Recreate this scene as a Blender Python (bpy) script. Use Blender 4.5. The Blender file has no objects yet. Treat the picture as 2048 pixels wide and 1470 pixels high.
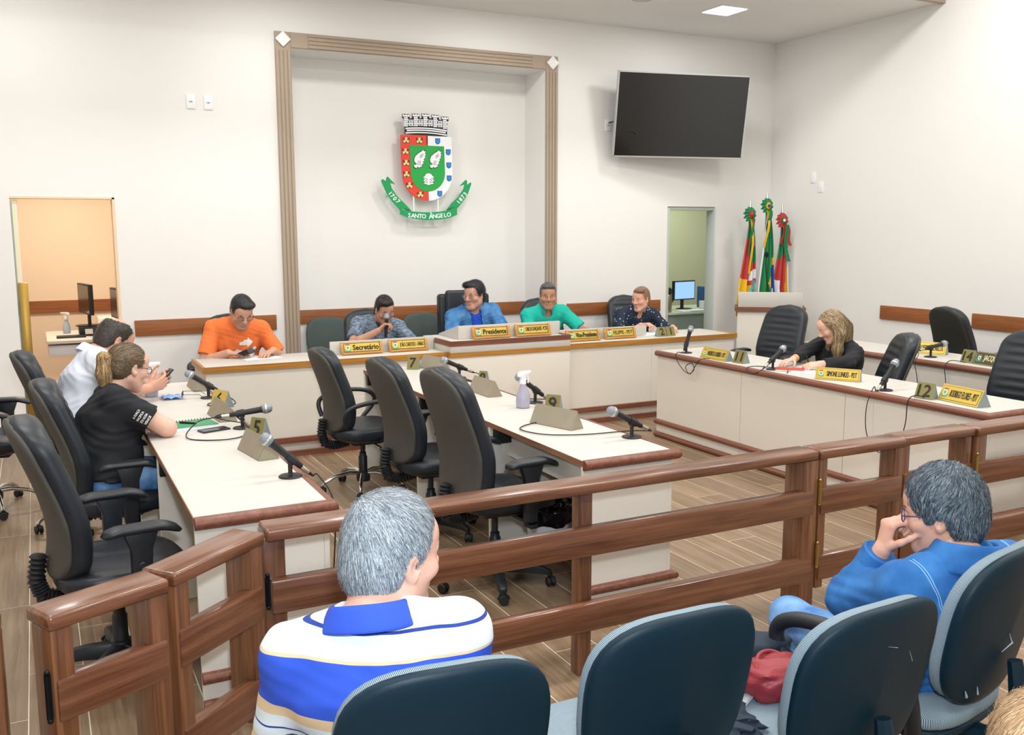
import bpy, bmesh, math, random
import numpy as np
from mathutils import Matrix, Vector
random.seed(7); np.random.seed(7)
PI = math.pi
scene = bpy.context.scene
COL = scene.collection

# ------------------------------------------------------------------ camera
def setup_camera():
    cam = bpy.data.cameras.new('camera'); ob = bpy.data.objects.new('camera', cam); COL.objects.link(ob)
    cam.sensor_width = 36.0; cam.lens = 36.0 * 1874.4 / 2048.0; cam.clip_start = 0.05; cam.clip_end = 60
    yaw, pitch, roll = 0.468354, 0.1452806, -0.0024716
    F = Vector((math.sin(yaw)*math.cos(pitch), math.cos(yaw)*math.cos(pitch), -math.sin(pitch)))
    r = F.cross(Vector((0, 0, 1))).normalized(); u = r.cross(F)
    r2 = r*math.cos(roll) + u*math.sin(roll); u2 = -r*math.sin(roll) + u*math.cos(roll)
    ob.matrix_world = Matrix(((r2.x, u2.x, -F.x, 0), (r2.y, u2.y, -F.y, 0), (r2.z, u2.z, -F.z, 1.78), (0, 0, 0, 1)))
    scene.camera = ob
setup_camera()

# ------------------------------------------------------------------ world, lights, exposure
scene.view_settings.view_transform = 'Standard'; scene.view_settings.look = 'None'
scene.view_settings.gamma = 1.0; scene.view_settings.use_curve_mapping = False
scene.view_settings.exposure = 0.34
w = bpy.data.worlds.new('world'); scene.world = w; w.use_nodes = True
w.node_tree.nodes['Background'].inputs[0].default_value = (0.9, 0.95, 1.0, 1)
w.node_tree.nodes['Background'].inputs[1].default_value = 0.3

def area(name, loc, size, power, col=(1, 1, 1), rot=(0, 0, 0), sy=None):
    l = bpy.data.lights.new(name, 'AREA'); l.energy = power; l.color = col; l.size = size
    if sy: l.shape = 'RECTANGLE'; l.size_y = sy
    o = bpy.data.objects.new(name, l); o.location = loc; o.rotation_euler = rot; COL.objects.link(o); return o
# LED panels of the hall: low ceiling strip by the back wall and the high ceiling over the floor
LOW_LIGHTS = [(6.25, 7.68), (4.1, 7.68), (1.95, 7.68), (-0.2, 7.68)]
HIGH_LIGHTS = [(-0.6, 5.2), (1.8, 5.2), (4.2, 5.2), (6.6, 5.2), (-0.6, 2.4), (1.8, 2.4), (4.2, 2.4), (6.6, 2.4), (0.6, -0.8), (3.4, -0.8), (6.2, -0.8)]
for i, (x, y) in enumerate(LOW_LIGHTS):
    area('led_low', (x, y, 3.905), 0.32, 15, (1.0, 0.98, 0.945))
for i, (x, y) in enumerate(HIGH_LIGHTS):
    area('led_high', (x, y, 4.66), 0.6, 36, (1.0, 0.98, 0.945))
# the photographer's flash, just above the lens
fl = bpy.data.lights.new('camera_flash', 'AREA'); fl.energy = 54; fl.size = 0.09; fl.color = (0.80, 0.91, 1.0)
fo = bpy.data.objects.new('camera_flash', fl); fo.location = (0.06, 0.02, 1.97); COL.objects.link(fo)
fo.rotation_euler = Vector((0.42, 0.88, -0.10)).to_track_quat('-Z', 'Y').to_euler()
# side offices seen through the two doorways
area('office_lamp', (0.3, 10.4, 2.75), 0.6, 42, (1.0, 0.84, 0.66))
area('side_room_lamp', (7.9, 10.2, 2.75), 0.6, 20, (0.97, 1.0, 0.82))
# ------------------------------------------------------------------ materials
def lin(h):
    if isinstance(h, str):
        c = [int(h[i:i+2], 16)/255 for i in (0, 2, 4)]
        return tuple((x/12.92 if x <= 0.04045 else ((x+0.055)/1.055)**2.4) for x in c) + (1,)
    return tuple(h) + ((1,) if len(h) == 3 else ())
MATS = {}
class NT:
    def __init__(s, name):
        m = bpy.data.materials.new(name); m.use_nodes = True; s.m = m; s.t = m.node_tree
        s.b = s.t.nodes['Principled BSDF']; s.o = s.t.nodes['Material Output']
    def n(s, typ, **kw):
        x = s.t.nodes.new(typ)
        for k, v in kw.items(): setattr(x, k, v)
        return x
    def l(s, a, b): s.t.links.new(a, b)
    def coord(s, kind='Object'): return s.n('ShaderNodeTexCoord').outputs[kind]
def mat(name, col, rough=0.5, metal=0.0, noise=0.0, nscale=8.0, bump=0.0, bscale=200.0, stretch=None, spec=None, coat=0.0, trans=0.0, emit=None, estr=1.0, sheen=0.0, alpha=None, rand=0.0):
    """principled with optional colour noise (towards col2) and fine bump"""
    if name in MATS: return MATS[name]
    g = NT(name); b = g.b; c = lin(col)
    b.inputs['Base Color'].default_value = c; b.inputs['Roughness'].default_value = rough; b.inputs['Metallic'].default_value = metal
    if spec is not None: b.inputs['Specular IOR Level'].default_value = spec
    if coat: b.inputs['Coat Weight'].default_value = coat; b.inputs['Coat Roughness'].default_value = 0.12
    if trans: b.inputs['Transmission Weight'].default_value = trans
    if sheen: b.inputs['Sheen Weight'].default_value = sheen
    if alpha is not None: b.inputs['Alpha'].default_value = alpha
    if emit: b.inputs['Emission Color'].default_value = lin(emit); b.inputs['Emission Strength'].default_value = estr
    vec = None
    if noise or bump or rand:
        vec = g.coord('Object')
        if stretch:
            mp = g.n('ShaderNodeMapping'); mp.inputs['Scale'].default_value = stretch; g.l(vec, mp.inputs['Vector']); vec = mp.outputs[0]
    if noise or rand:
        hs = g.n('ShaderNodeMix', data_type='RGBA')
        hs.inputs['A'].default_value = tuple(x*(1-noise) for x in c[:3]) + (1,); hs.inputs['B'].default_value = tuple(min(1, x*(1+noise)) for x in c[:3]) + (1,)
        if noise:
            nz = g.n('ShaderNodeTexNoise'); nz.inputs['Scale'].default_value = nscale; nz.inputs['Detail'].default_value = 5
            g.l(vec, nz.inputs['Vector']); g.l(nz.outputs['Fac'], hs.inputs['Factor'])
        g.l(hs.outputs['Result'], b.inputs['Base Color'])
    if bump:
        nb = g.n('ShaderNodeTexNoise'); nb.inputs['Scale'].default_value = bscale; nb.inputs['Detail'].default_value = 3
        g.l(vec, nb.inputs['Vector']); bp = g.n('ShaderNodeBump'); bp.inputs['Strength'].default_value = bump; bp.inputs['Distance'].default_value = 0.004
        g.l(nb.outputs['Fac'], bp.inputs['Height']); g.l(bp.outputs[0], b.inputs['Normal'])
    MATS[name] = g.m; return g.m
def wood(name, c1, c2, axis='x', rough=0.35, scale=1.0, coat=0.0, rnd=False):
    if name in MATS: return MATS[name]
    g = NT(name); vec = g.coord('Object')
    if rnd:
        oi = g.n('ShaderNodeObjectInfo'); ml = g.n('ShaderNodeVectorMath', operation='SCALE'); ml.inputs[0].default_value = (37.1, 17.3, 5.7)
        g.l(oi.outputs['Random'], ml.inputs['Scale']); ad = g.n('ShaderNodeVectorMath', operation='ADD'); g.l(vec, ad.inputs[0]); g.l(ml.outputs[0], ad.inputs[1]); vec = ad.outputs[0]
    st = {'x': (1.2, 28, 28), 'y': (28, 1.2, 28), 'z': (28, 28, 1.2)}[axis]
    mp = g.n('ShaderNodeMapping'); mp.inputs['Scale'].default_value = tuple(v*scale for v in st); g.l(vec, mp.inputs['Vector'])
    nz = g.n('ShaderNodeTexNoise'); nz.inputs['Scale'].default_value = 1.6; nz.inputs['Detail'].default_value = 6; nz.inputs['Roughness'].default_value = 0.62; nz.inputs['Distortion'].default_value = 0.6
    g.l(mp.outputs[0], nz.inputs['Vector'])
    rp = g.n('ShaderNodeValToRGB'); e = rp.color_ramp.elements; e[0].position = 0.34; e[1].position = 0.68
    e[0].color = lin(c1); e[1].color = lin(c2); g.l(nz.outputs['Fac'], rp.inputs['Fac'])
    last = rp.outputs['Color']
    if rnd:
        hv = g.n('ShaderNodeHueSaturation'); mr = g.n('ShaderNodeMapRange'); mr.inputs['To Min'].default_value = 0.86; mr.inputs['To Max'].default_value = 1.12
        g.l(oi.outputs['Random'], mr.inputs['Value']); g.l(mr.outputs[0], hv.inputs['Value']); g.l(last, hv.inputs['Color']); last = hv.outputs[0]
    g.l(last, g.b.inputs['Base Color']); g.b.inputs['Roughness'].default_value = rough
    if coat: g.b.inputs['Coat Weight'].default_value = coat; g.b.inputs['Coat Roughness'].default_value = 0.15
    bp = g.n('ShaderNodeBump'); bp.inputs['Strength'].default_value = 0.12; bp.inputs['Distance'].default_value = 0.002
    g.l(nz.outputs['Fac'], bp.inputs['Height']); g.l(bp.outputs[0], g.b.inputs['Normal'])
    MATS[name] = g.m; return g.m

# ------------------------------------------------------------------ mesh helpers
def rotz(a):
    c, s = math.cos(a), math.sin(a); return np.array(((c, -s, 0), (s, c, 0), (0, 0, 1.0)))
def rotx(a):
    c, s = math.cos(a), math.sin(a); return np.array(((1.0, 0, 0), (0, c, -s), (0, s, c)))
def roty(a):
    c, s = math.cos(a), math.sin(a); return np.array(((c, 0, s), (0, 1.0, 0), (-s, 0, c)))
def nrm(v):
    v = np.asarray(v, float); return v/(np.linalg.norm(v)+1e-12)
def root_loc(p):
    """world location of an unrotated parent chain"""
    v = np.zeros(3)
    while p is not None: v += np.array(p.location); p = p.parent
    return v
class MB:
    def __init__(s): s.v = []; s.f = []; s.mi = []; s.cur = 0
    def add(s, vs, fs):
        k = len(s.v); s.v += [tuple(map(float, p)) for p in vs]; s.f += [tuple(i+k for i in q) for q in fs]; s.mi += [s.cur]*len(fs); return s
    def box(s, x0, x1, y0, y1, z0, z1, M=None, o=(0, 0, 0)):
        vs = [(x, y, z) for x in (x0, x1) for y in (y0, y1) for z in (z0, z1)]
        if M is not None: vs = [np.array(M) @ np.array(p) + np.array(o) for p in vs]
        return s.add(vs, [(0, 1, 3, 2), (4, 6, 7, 5), (0, 4, 5, 1), (2, 3, 7, 6), (0, 2, 6, 4), (1, 5, 7, 3)])
    def prism(s, poly, a, b, axis='z', M=None, o=(0, 0, 0)):
        """poly 2-D extruded a..b along axis; axis x: poly=(y,z); y: poly=(x,z); z: poly=(x,y)"""
        def mk(p, t): return {'x': (t, p[0], p[1]), 'y': (p[0], t, p[1]), 'z': (p[0], p[1], t)}[axis]
        n = len(poly); vs = [mk(p, a) for p in poly] + [mk(p, b) for p in poly]
        if M is not None: vs = [np.array(M) @ np.array(p) + np.array(o) for p in vs]
        return s.add(vs, [tuple(range(n))[::-1], tuple(range(n, 2*n))] + [(i, (i+1) % n, n+(i+1) % n, n+i) for i in range(n)])
    def tube(s, pts, r, n=8, cap=True):
        P = [np.array(p, float) for p in pts]; m = len(P); R = r if hasattr(r, '__len__') else [r]*m
        T = [nrm(P[min(i+1, m-1)] - P[max(i-1, 0)]) for i in range(m)]
        a = np.array((0, 0, 1.0)) if abs(T[0][2]) < 0.9 else np.array((1.0, 0, 0)); N = nrm(np.cross(T[0], a)); vs = []
        for i in range(m):
            N = nrm(N - T[i]*np.dot(N, T[i])); Bn = np.cross(T[i], N)
            vs += [P[i] + R[i]*(math.cos(t)*N + math.sin(t)*Bn) for t in np.linspace(0, 2*PI, n, endpoint=False)]
        fs = [(i*n+j, i*n+(j+1) % n, (i+1)*n+(j+1) % n, (i+1)*n+j) for i in range(m-1) for j in range(n)]
        if cap: fs += [tuple(range(n))[::-1], tuple(range((m-1)*n, m*n))]
        return s.add(vs, fs)
    def lathe(s, prof, n=24, o=(0, 0, 0), M=None, cap=True):
        vs = []
        for r, z in prof:
            for t in np.linspace(0, 2*PI, n, endpoint=False): vs.append(np.array((r*math.cos(t), r*math.sin(t), z)))
        if M is not None: vs = [np.array(M) @ p for p in vs]
        vs = [p + np.array(o) for p in vs]; m = len(prof)
        fs = [(i*n+j, i*n+(j+1) % n, (i+1)*n+(j+1) % n, (i+1)*n+j) for i in range(m-1) for j in range(n)]
        if cap: fs += [tuple(range(n))[::-1], tuple(range((m-1)*n, m*n))]
        return s.add(vs, fs)
    def ball(s, c, r, n=12, m=8, M=None):
        r = (r, r, r) if not hasattr(r, '__len__') else r
        prof = [(math.sin(PI*i/m), -math.cos(PI*i/m)) for i in range(m+1)]; prof[0] = (1e-4, -1); prof[-1] = (1e-4, 1)
        D = np.diag(r); return s.lathe(prof, n, c, (np.array(M) @ D) if M is not None else D)
    def sweep(s, path, prof, flip=1):
        """profile (out,z) swept along an xy path; out = right-hand side of travel (flip=-1: left)"""
        P = [np.array(p[:2], float) for p in path]; m = len(P); vs = []; k = len(prof)
        for i in range(m):
            d0 = nrm(P[i]-P[i-1]) if i else nrm(P[1]-P[0]); d1 = nrm(P[i+1]-P[i]) if i < m-1 else d0
            n0 = np.array((d0[1], -d0[0])); n1 = np.array((d1[1], -d1[0])); nn = nrm(n0+n1); nn = nn/max(0.3, nn @ n0)*flip
            for o, z in prof: vs.append((P[i][0]+nn[0]*o, P[i][1]+nn[1]*o, z))
        fs = [(i*k+j, i*k+(j+1) % k, (i+1)*k+(j+1) % k, (i+1)*k+j) for i in range(m-1) for j in range(k)]
        fs += [tuple(range(k))[::-1], tuple(range((m-1)*k, m*k))]
        return s.add(vs, fs)
    def grid(s, fn, nu, nv, closeu=False):
        vs = [fn(i/(nu-(0 if closeu else 1)), j/(nv-1)) for j in range(nv) for i in range(nu)]
        fs = []
        for j in range(nv-1):
            for i in range(nu if closeu else nu-1):
                a = j*nu+i; b = j*nu+(i+1) % nu; fs.append((a, b, b+nu, a+nu))
        return s.add(vs, fs)
    def build(s, name, m, parent=None, smooth=None, bevel=0.0, seg=2, world=True, ang=35, fixn=True):
        me = bpy.data.meshes.new(name); vs = np.array(s.v) if s.v else np.zeros((0, 3))
        if world and parent is not None: vs = vs - root_loc(parent)
        me.from_pydata(vs.tolist(), [], s.f)
        ms = m if isinstance(m, (list, tuple)) else [m]
        for q in ms: me.materials.append(q)
        if len(ms) > 1: me.polygons.foreach_set('material_index', s.mi)
        if bevel or fixn:
            bm = bmesh.new(); bm.from_mesh(me)
            if fixn: bmesh.ops.recalc_face_normals(bm, faces=bm.faces)
            if bevel:
                es = [e for e in bm.edges if len(e.link_faces) == 2 and e.calc_face_angle(0) > math.radians(ang)]
                bmesh.ops.bevel(bm, geom=es, offset=bevel, segments=seg, affect='EDGES', profile=0.5, clamp_overlap=True)
            bm.to_mesh(me); bm.free()
        if smooth is None: smooth = True
        if smooth:
            me.polygons.foreach_set('use_smooth', [True]*len(me.polygons))
            try: me.set_sharp_from_angle(angle=math.radians(ang))
            except Exception: pass
        o = bpy.data.objects.new(name, me); COL.objects.link(o); o.parent = parent
        return o
def tag(o, label=None, cat=None, group=None, kind=None):
    if label: o['label'] = label
    if cat: o['category'] = cat
    if group: o['group'] = group
    if kind: o['kind'] = kind
    return o
def thing(name, label, cat, loc=(0, 0, 0), rz=0.0, group=None):
    o = bpy.data.objects.new(name, None); o.empty_display_size = 0.1; COL.objects.link(o); o.location = loc; o.rotation_euler = (0, 0, rz)
    return tag(o, label, cat, group)
def copy_tree(o, parent=None):
    c = o.copy(); COL.objects.link(c); c.parent = parent
    for ch in list(o.children): copy_tree(ch, c)
    return c
def text_mesh(body, size, bold=0.0, wmax=None, align='CENTER'):
    """flat lettering as a mesh in local xy, centred; returns verts, faces"""
    cu = bpy.data.curves.new('lettering', 'FONT'); cu.body = body; cu.size = size; cu.align_x = align; cu.align_y = 'CENTER'; cu.offset = bold; cu.resolution_u = 2
    ob = bpy.data.objects.new('lettering', cu); COL.objects.link(ob); bpy.context.view_layer.update()
    me = bpy.data.meshes.new_from_object(ob); vs = [tuple(v.co) for v in me.vertices]; fs = [tuple(p.vertices) for p in me.polygons]
    bpy.data.objects.remove(ob); bpy.data.curves.remove(cu); bpy.data.meshes.remove(me)
    if vs:
        a = np.array(vs); a[:, 1] -= (a[:, 1].min()+a[:, 1].max())/2 if align == 'CENTER' else 0
        if align == 'CENTER': a[:, 0] -= (a[:, 0].min()+a[:, 0].max())/2
        if wmax:
            wd = a[:, 0].max()-a[:, 0].min()
            if wd > wmax: a[:, 0] *= wmax/wd
        vs = [tuple(p) for p in a]
    return vs, fs
def put_text(mb, body, size, o, ex, ey, bold=0.0, wmax=None, align='CENTER'):
    vs, fs = text_mesh(body, size, 0.0, wmax, align); ex, ey, o = np.array(ex, float), np.array(ey, float), np.array(o, float)
    nn = np.cross(ex, ey)
    for k, (dx, dy) in enumerate(((0, 0), (-bold, 0), (bold, 0), (0, bold), (0, -bold)) if bold else ((0, 0),)):
        mb.add([o + ex*(p[0]+dx) + ey*(p[1]+dy) + nn*k*2e-5 for p in vs], fs)
def smooth_path(P, n=8):
    P = [np.array(p, float) for p in P]; out = []
    for i in range(len(P)-1):
        p0 = P[max(i-1, 0)]; p1 = P[i]; p2 = P[i+1]; p3 = P[min(i+2, len(P)-1)]
        for k in range(n):
            t = k/n; out.append(.5*((2*p1)+(-p0+p2)*t+(2*p0-5*p1+4*p2-p3)*t*t+(-p0+3*p1-3*p2+p3)*t**3))
    out.append(P[-1]); return out
# ------------------------------------------------------------------ room shell
M_wall = mat('wall_paint', (0.84, 0.828, 0.80), 0.75, noise=0.02, nscale=1.2, bump=0.05, bscale=90)
M_ceil = mat('ceiling_paint', (0.82, 0.81, 0.79), 0.8, noise=0.015, nscale=1.0)
M_trimtan = mat('tan_trim_paint', 'A99885', 0.55, noise=0.04, nscale=6)
M_white = mat('white_gloss', (0.9, 0.9, 0.9), 0.35)
M_peach = mat('office_paint', (0.86, 0.72, 0.56), 0.8, noise=0.02, nscale=1)
M_green = mat('side_room_paint', (0.70, 0.72, 0.52), 0.8, noise=0.02, nscale=1)
M_board = wood('board_wood', '844B24', 'A26434', 'x', 0.5)
M_boardy = wood('board_wood_y', '844B24', 'A26434', 'y', 0.5)
M_grout = mat('grout', (0.74, 0.66, 0.55), 0.9)
M_plank = wood('plank_tile', '755F49', '9A8268', 'y', 0.38, 0.85, rnd=True)
XR, YB, ZC, ZH = 7.928, 8.8, 3.93, 4.7
NX0, NX1, NZ, NY = 2.2, 4.845, 3.425, 9.25
def struct(name, mb, m, bevel=0.0, parent=None, **k):
    o = mb.build(name, m, parent, bevel=bevel, **k)
    if parent is None: tag(o, kind='structure')
    return o
# floor slab (grout shows between the planks)
struct('floor', MB().box(-3.0, XR, -4.0, YB+0.15, -0.08, -0.0012), M_grout)
floor = bpy.data.objects['floor']
pm = MB().box(-0.098, 0.098, -0.598, 0.598, -0.0045, 0.0)
pl0 = pm.build('plank', M_plank, floor, bevel=0.0012, seg=1); first = True; rest = MB()
for i in range(-15, 40):
    x = 0.066 + 0.2*i + 0.1
    for n in range(-5, 8):
        y = 0.89 + (0.4*i) % 1.2 + 1.2*n + 0.6
        if y < -3.4 or y > 8.9 or x > XR-0.05 or x < -2.95: continue
        vis = (-1.15 < x < 6.6) and (1.0 < y < 8.4) and not (1.2 < x < 6.2 and y > 8.1) and not (x > 2.9 and y < 1.6)
        if vis:
            if first: pl0.location = (x, y, 0); first = False
            else:
                c = pl0.copy(); COL.objects.link(c); c.location = (x, y, 0); c.parent = floor
        else:
            rest.box(x-0.0985, x+0.0985, max(y-0.5985, -4), min(y+0.5985, 8.85), -0.0045, 0.0)
ro = rest.build('plank_field', M_plank, floor); ro['kind'] = 'stuff'
# back wall with two doorways and the niche opening
DL = (-0.15, 0.642, 2.066); DR = (6.43, 7.115, 2.044)
mb = MB()
T0, T1 = YB, YB+0.15
mb.box(-3.0, DL[0], T0, T1, 0, ZH); mb.box(DL[0], DL[1], T0, T1, DL[2], ZH); mb.box(DL[1], NX0, T0, T1, 0, ZH)
mb.box(NX0, NX1, T0, T1, NZ, ZH); mb.box(NX1, DR[0], T0, T1, 0, ZH); mb.box(DR[0], DR[1], T0, T1, DR[2], ZH); mb.box(DR[1], XR+0.15, T0, T1, 0, ZH)
struct('wall_back', mb, M_wall)
mb = MB().box(NX0-0.1, NX1+0.1, NY, NY+0.1, 0, NZ+0.1).box(NX0-0.1, NX0, T1, NY, 0, NZ+0.1).box(NX1, NX1+0.1, T1, NY, 0, NZ+0.1).box(NX0, NX1, T1, NY, NZ, NZ+0.1)
struct('wall_niche', mb, M_wall)
struct('wall_right', MB().box(XR, XR+0.15, -4.0, YB+0.15, 0, ZH), M_wall)
struct('wall_left', MB().box(-3.15, -3.0, -4.0, YB+0.15, 0, ZH), M_wall)
struct('wall_rear', MB().box(-3.15, XR+0.15, -4.15, -4.0, 0, ZH), M_wall)
# low ceiling strip along the back wall, higher ceiling over the rest, tan fascia between
struct('ceiling', MB().box(-3.0, XR, -4.0, 6.53, ZH, ZH+0.1), M_ceil)
struct('ceiling_strip', MB().box(-3.0, XR, 6.53, YB, ZC, ZH+0.1), M_ceil)
struct('trim_1', MB().box(-3.0, XR-0.002, 6.475, 6.535, ZC-0.012, ZC+0.16), M_trimtan, bevel=0.006)
# fluted tan frame round the niche
def fluted(x0, x1, z0, z1, vertical):
    b = MB(); t = 0.022; b.box(x0, x1, YB-t, YB, z0, z1)
    n = 4; w_ = (x1-x0 if vertical else z1-z0); p = w_/n
    for i in range(n):
        if vertical: b.box(x0+p*i+0.005, x0+p*(i+1)-0.005, YB-t-0.009, YB-t, z0, z1-0.16)
        else: b.box(x0+0.16, x1-0.16, YB-t-0.009, YB-t, z0+p*i+0.005, z0+p*(i+1)-0.005)
    return b
struct('trim_2', fluted(2.058, NX0, 0, 3.56, True), M_trimtan, bevel=0.003, seg=1)
struct('trim_3', fluted(NX1, 4.985, 0, 3.56, True), M_trimtan, bevel=0.003, seg=1)
struct('trim_4', fluted(2.2005, 4.8445, NZ, 3.56, False), M_trimtan, bevel=0.003, seg=1)
mb = MB()
for nm, cx in (('left', 2.129), ('right', 4.915)):
    o = MB().prism([(cx-0.07, 3.492), (cx, 3.422), (cx+0.07, 3.492), (cx, 3.562)], YB-0.046, YB-0.0225, 'y').build('corner_tile', M_white, bevel=0.003)
    tag(o, 'white diamond corner tile on %s upper corner of the tan frame' % nm, 'tile', 'white diamond tiles on the niche frame')
# chair-rail boards
def board(n, x0, x1, z0, z1, y): struct('trim_%d' % n, MB().box(x0, x1, y-0.022, y, z0, z1), M_board, bevel=0.003)
board(5, 0.744, 1.979, 0.868, 1.006, YB); board(6, NX0+0.02, NX1-0.01, 0.862, 1.0, NY); board(7, 5.117, 6.344, 0.86, 0.993, YB)
struct('trim_8', MB().box(XR-0.022, XR, 6.114, 7.043, 0.848, 0.99), M_boardy, bevel=0.003)
struct('trim_9', MB().box(XR-0.022, XR, 4.75, 5.95, 0.848, 0.99), M_boardy, bevel=0.003)
# rooms behind the doorways
struct('wall_office', MB().box(-2.0, 2.05, 11.9, 12.0, 0, 2.9).box(2.05, 2.15, T1, 12.0, 0, 2.9).box(-2.1, -2.0, T1, 12, 0, 2.9).box(-2.1, 2.15, T1, 12, 2.85, 2.95), M_peach)
struct('floor_office', MB().box(-2.0, 2.05, T1, 11.9, -0.08, 0), mat('office_floor', '8A6A50', 0.5))
struct('baseboard_office', MB().box(-2.0, 2.05, 11.86, 11.9, 0, 0.07), M_white)
struct('trim_10', MB().box(-2.0, 2.05, 11.875, 11.9, 0.862, 1.0), M_board)
struct('wall_side_room', MB().box(5.6, 9.95, 11.3, 11.4, 0, 2.9).box(5.5, 5.6, T1, 11.4, 0, 2.9).box(9.95, 10.05, YB, 11.4, 0, 2.9).box(5.5, 10.05, YB+0.15, 11.4, 2.85, 2.95), M_green)
struct('floor_side_room', MB().box(5.6, 9.95, T1, 11.3, -0.08, 0), mat('office_floor', '8A6A50', 0.5))
# left doorway: casing, folded leaf with brass pull
M_brass = mat('brass', 'B08D45', 0.35, 0.85)
M_alum = mat('satin_aluminium', 'C9CCCC', 0.35, 0.8)
d = struct('door_1', MB().box(DL[0]+0.004, DL[0]+0.012, T0+0.01, T0+0.055, 0.0, 2.03), mat('door_glass_edge', '9FC4C6', 0.25, trans=0.3), 0.002)
MB().box(DL[0]+0.013, DL[0]+0.05, T0+0.02, T1+0.02, 0.0, 2.04).build('leaf_frame', mat('cream_paint', 'F0E6C8', 0.5), d, world=False)
MB().box(DL[0]+0.014, DL[0]+0.085, T0-0.012, T0+0.018, 0.0, 1.36).build('pull_profile', M_brass, d, bevel=0.006, world=False)
struct('trim_11', MB().box(DL[1]-0.02, DL[1]+0.002, T0-0.006, T1, 0, DL[2]).box(DL[0], DL[1], T0-0.006, T1, DL[2]-0.015, DL[2]+0.002), mat('peach_casing', 'EAD3B4', 0.5))
d = struct('door_2', MB().box(DR[0]+0.0, DR[0]+0.035, T0-0.004, T1, 0, DR[2]-0.02).box(DR[0], DR[1], T0+0.02, T1, DR[2]-0.04, DR[2]), mat('grey_door_frame', 'B7C2B4', 0.5), 0.002)
MB().box(DR[1]-0.012, DR[1]+0.004, T0-0.004, T1, 0, DR[2]).build('casing', mat('pale_leaf', 'CFD8D6', 0.5), d, bevel=.002, world=False)
# ceiling lamps
def led(x, y, z, s, label):
    t = thing('ceiling_light', label, 'light', (x, y, z), 0, 'square LED ceiling panels')
    MB().box(-s/2-.012, s/2+.012, -s/2-.012, s/2+.012, -.008, .0).build('frame', M_white, t, bevel=.003, world=False)
    MB().box(-s/2, s/2, -s/2, s/2, -.012, -.006).build('diffuser', mat('led_diffuser', 'FFFFFF', 0.6, emit='FFFFFF', estr=3.0), t, world=False)
led(6.25, 7.68, ZC, 0.31, 'square white LED panel lit in the low ceiling above the television')
for i, (x, y) in enumerate(LOW_LIGHTS[1:]): led(x, y, ZC, 0.31, 'square LED panel in the low ceiling strip, %s from the television' % ('second', 'third', 'fourth')[i])
for i, (x, y) in enumerate(HIGH_LIGHTS): led(x, y, ZH, 0.58, 'large square LED panel in the high ceiling over the hall')
t = thing('ceiling_speaker', 'round white speaker grille set in the low ceiling strip', 'speaker', (5.266, 7.67, ZC))
MB().lathe([(0.10, -0.006), (0.115, -0.002), (0.115, 0)], 28).build('rim', M_white, t, world=False)
MB().lathe([(0.0999, -0.007), (0.0999, -0.004)], 28).build('grille', mat('grille_grey', 'C9C9C7', 0.7), t, world=False)
# wall plates
def plate(x, y, z, ax, label, slot=True):
    t = thing('wall_plate', label, 'socket', (x, y, z), 0 if ax == 'y' else -PI/2, 'white electrical plates on the walls')
    MB().box(-.037, .037, -.009, 0, -.06, .06).build('cover', mat('plate_white', 'F4F4F6', 0.3), t, bevel=.003, world=False)
    if slot:
        MB().box(-.02, .02, -.0105, -.009, -.009, .009).build('insert', mat('plate_grey', 'D5DADA', 0.4), t, world=False)
        MB().box(-.005, .005, -.0115, -.0105, -.004, .004).build('pin_hole', mat('hole_dark', '4A5A5A', 0.5), t, world=False)
plate(1.31, YB, 2.90, 'y', 'white wall plate high on back wall, left one of the pair')
plate(1.457, YB, 2.898, 'y', 'white wall plate high on back wall, right one of the pair')
plate(5.62, YB, 2.90, 'y', 'white socket plate half behind the left edge of the television')
plate(XR, 8.10, 2.364, 'x', 'small white plate on right wall, upper of two above the flags', False)
plate(XR, 7.98, 2.253, 'x', 'small white plate on right wall, lower of two above the flags', False)

# ------------------------------------------------------------------ television
tv = thing('television', 'large black flat television with thin silver bezel, tilted on the back wall', 'television', (6.34, 8.45, 2.996))
yaw, tilt, W, Hh = -0.203, 0.172, 1.53, 0.88
Mr = rotz(yaw) @ rotx(tilt)
MB().box(-W/2, W/2, 0, .035, -Hh/2, Hh/2, Mr).build('cabinet', mat('tv_black', '101113', 0.4), tv, bevel=.004, world=False)
b = MB(); e = .012
b.box(-W/2-.003, W/2+.003, -.006, .03, Hh/2-e, Hh/2+.004, Mr).box(-W/2-.003, W/2+.003, -.006, .03, -Hh/2-.004, -Hh/2+e, Mr).box(-W/2-.004, -W/2+e, -.006, .03, -Hh/2, Hh/2, Mr).box(W/2-e, W/2+.004, -.006, .03, -Hh/2, Hh/2, Mr)
b.build('bezel', M_alum, tv, world=False)
MB().box(-W/2+e, W/2-e, -.003, 0, -Hh/2+e, Hh/2-e, Mr).build('screen', mat('tv_screen', '0A0B0C', 0.09, spec=0.7), tv, world=False)
MB().box(-.2, .2, .036, .09, -.15, .15, Mr).box(-.04, .04, .06, .34, -.03, .03).box(-.15, .15, .325, .343, -.16, .16).build('wall_bracket', mat('bracket_black', '17181A', 0.5), tv, bevel=.003, world=False)
MB().tube([(-.72, .348, -.07), (-.68, .28, -.06), (-.60, .16, -.14), (-.5, .10, -.2)], .006, 6).build('power_lead', mat('cable_black', '141516', 0.5), tv, world=False)

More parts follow.
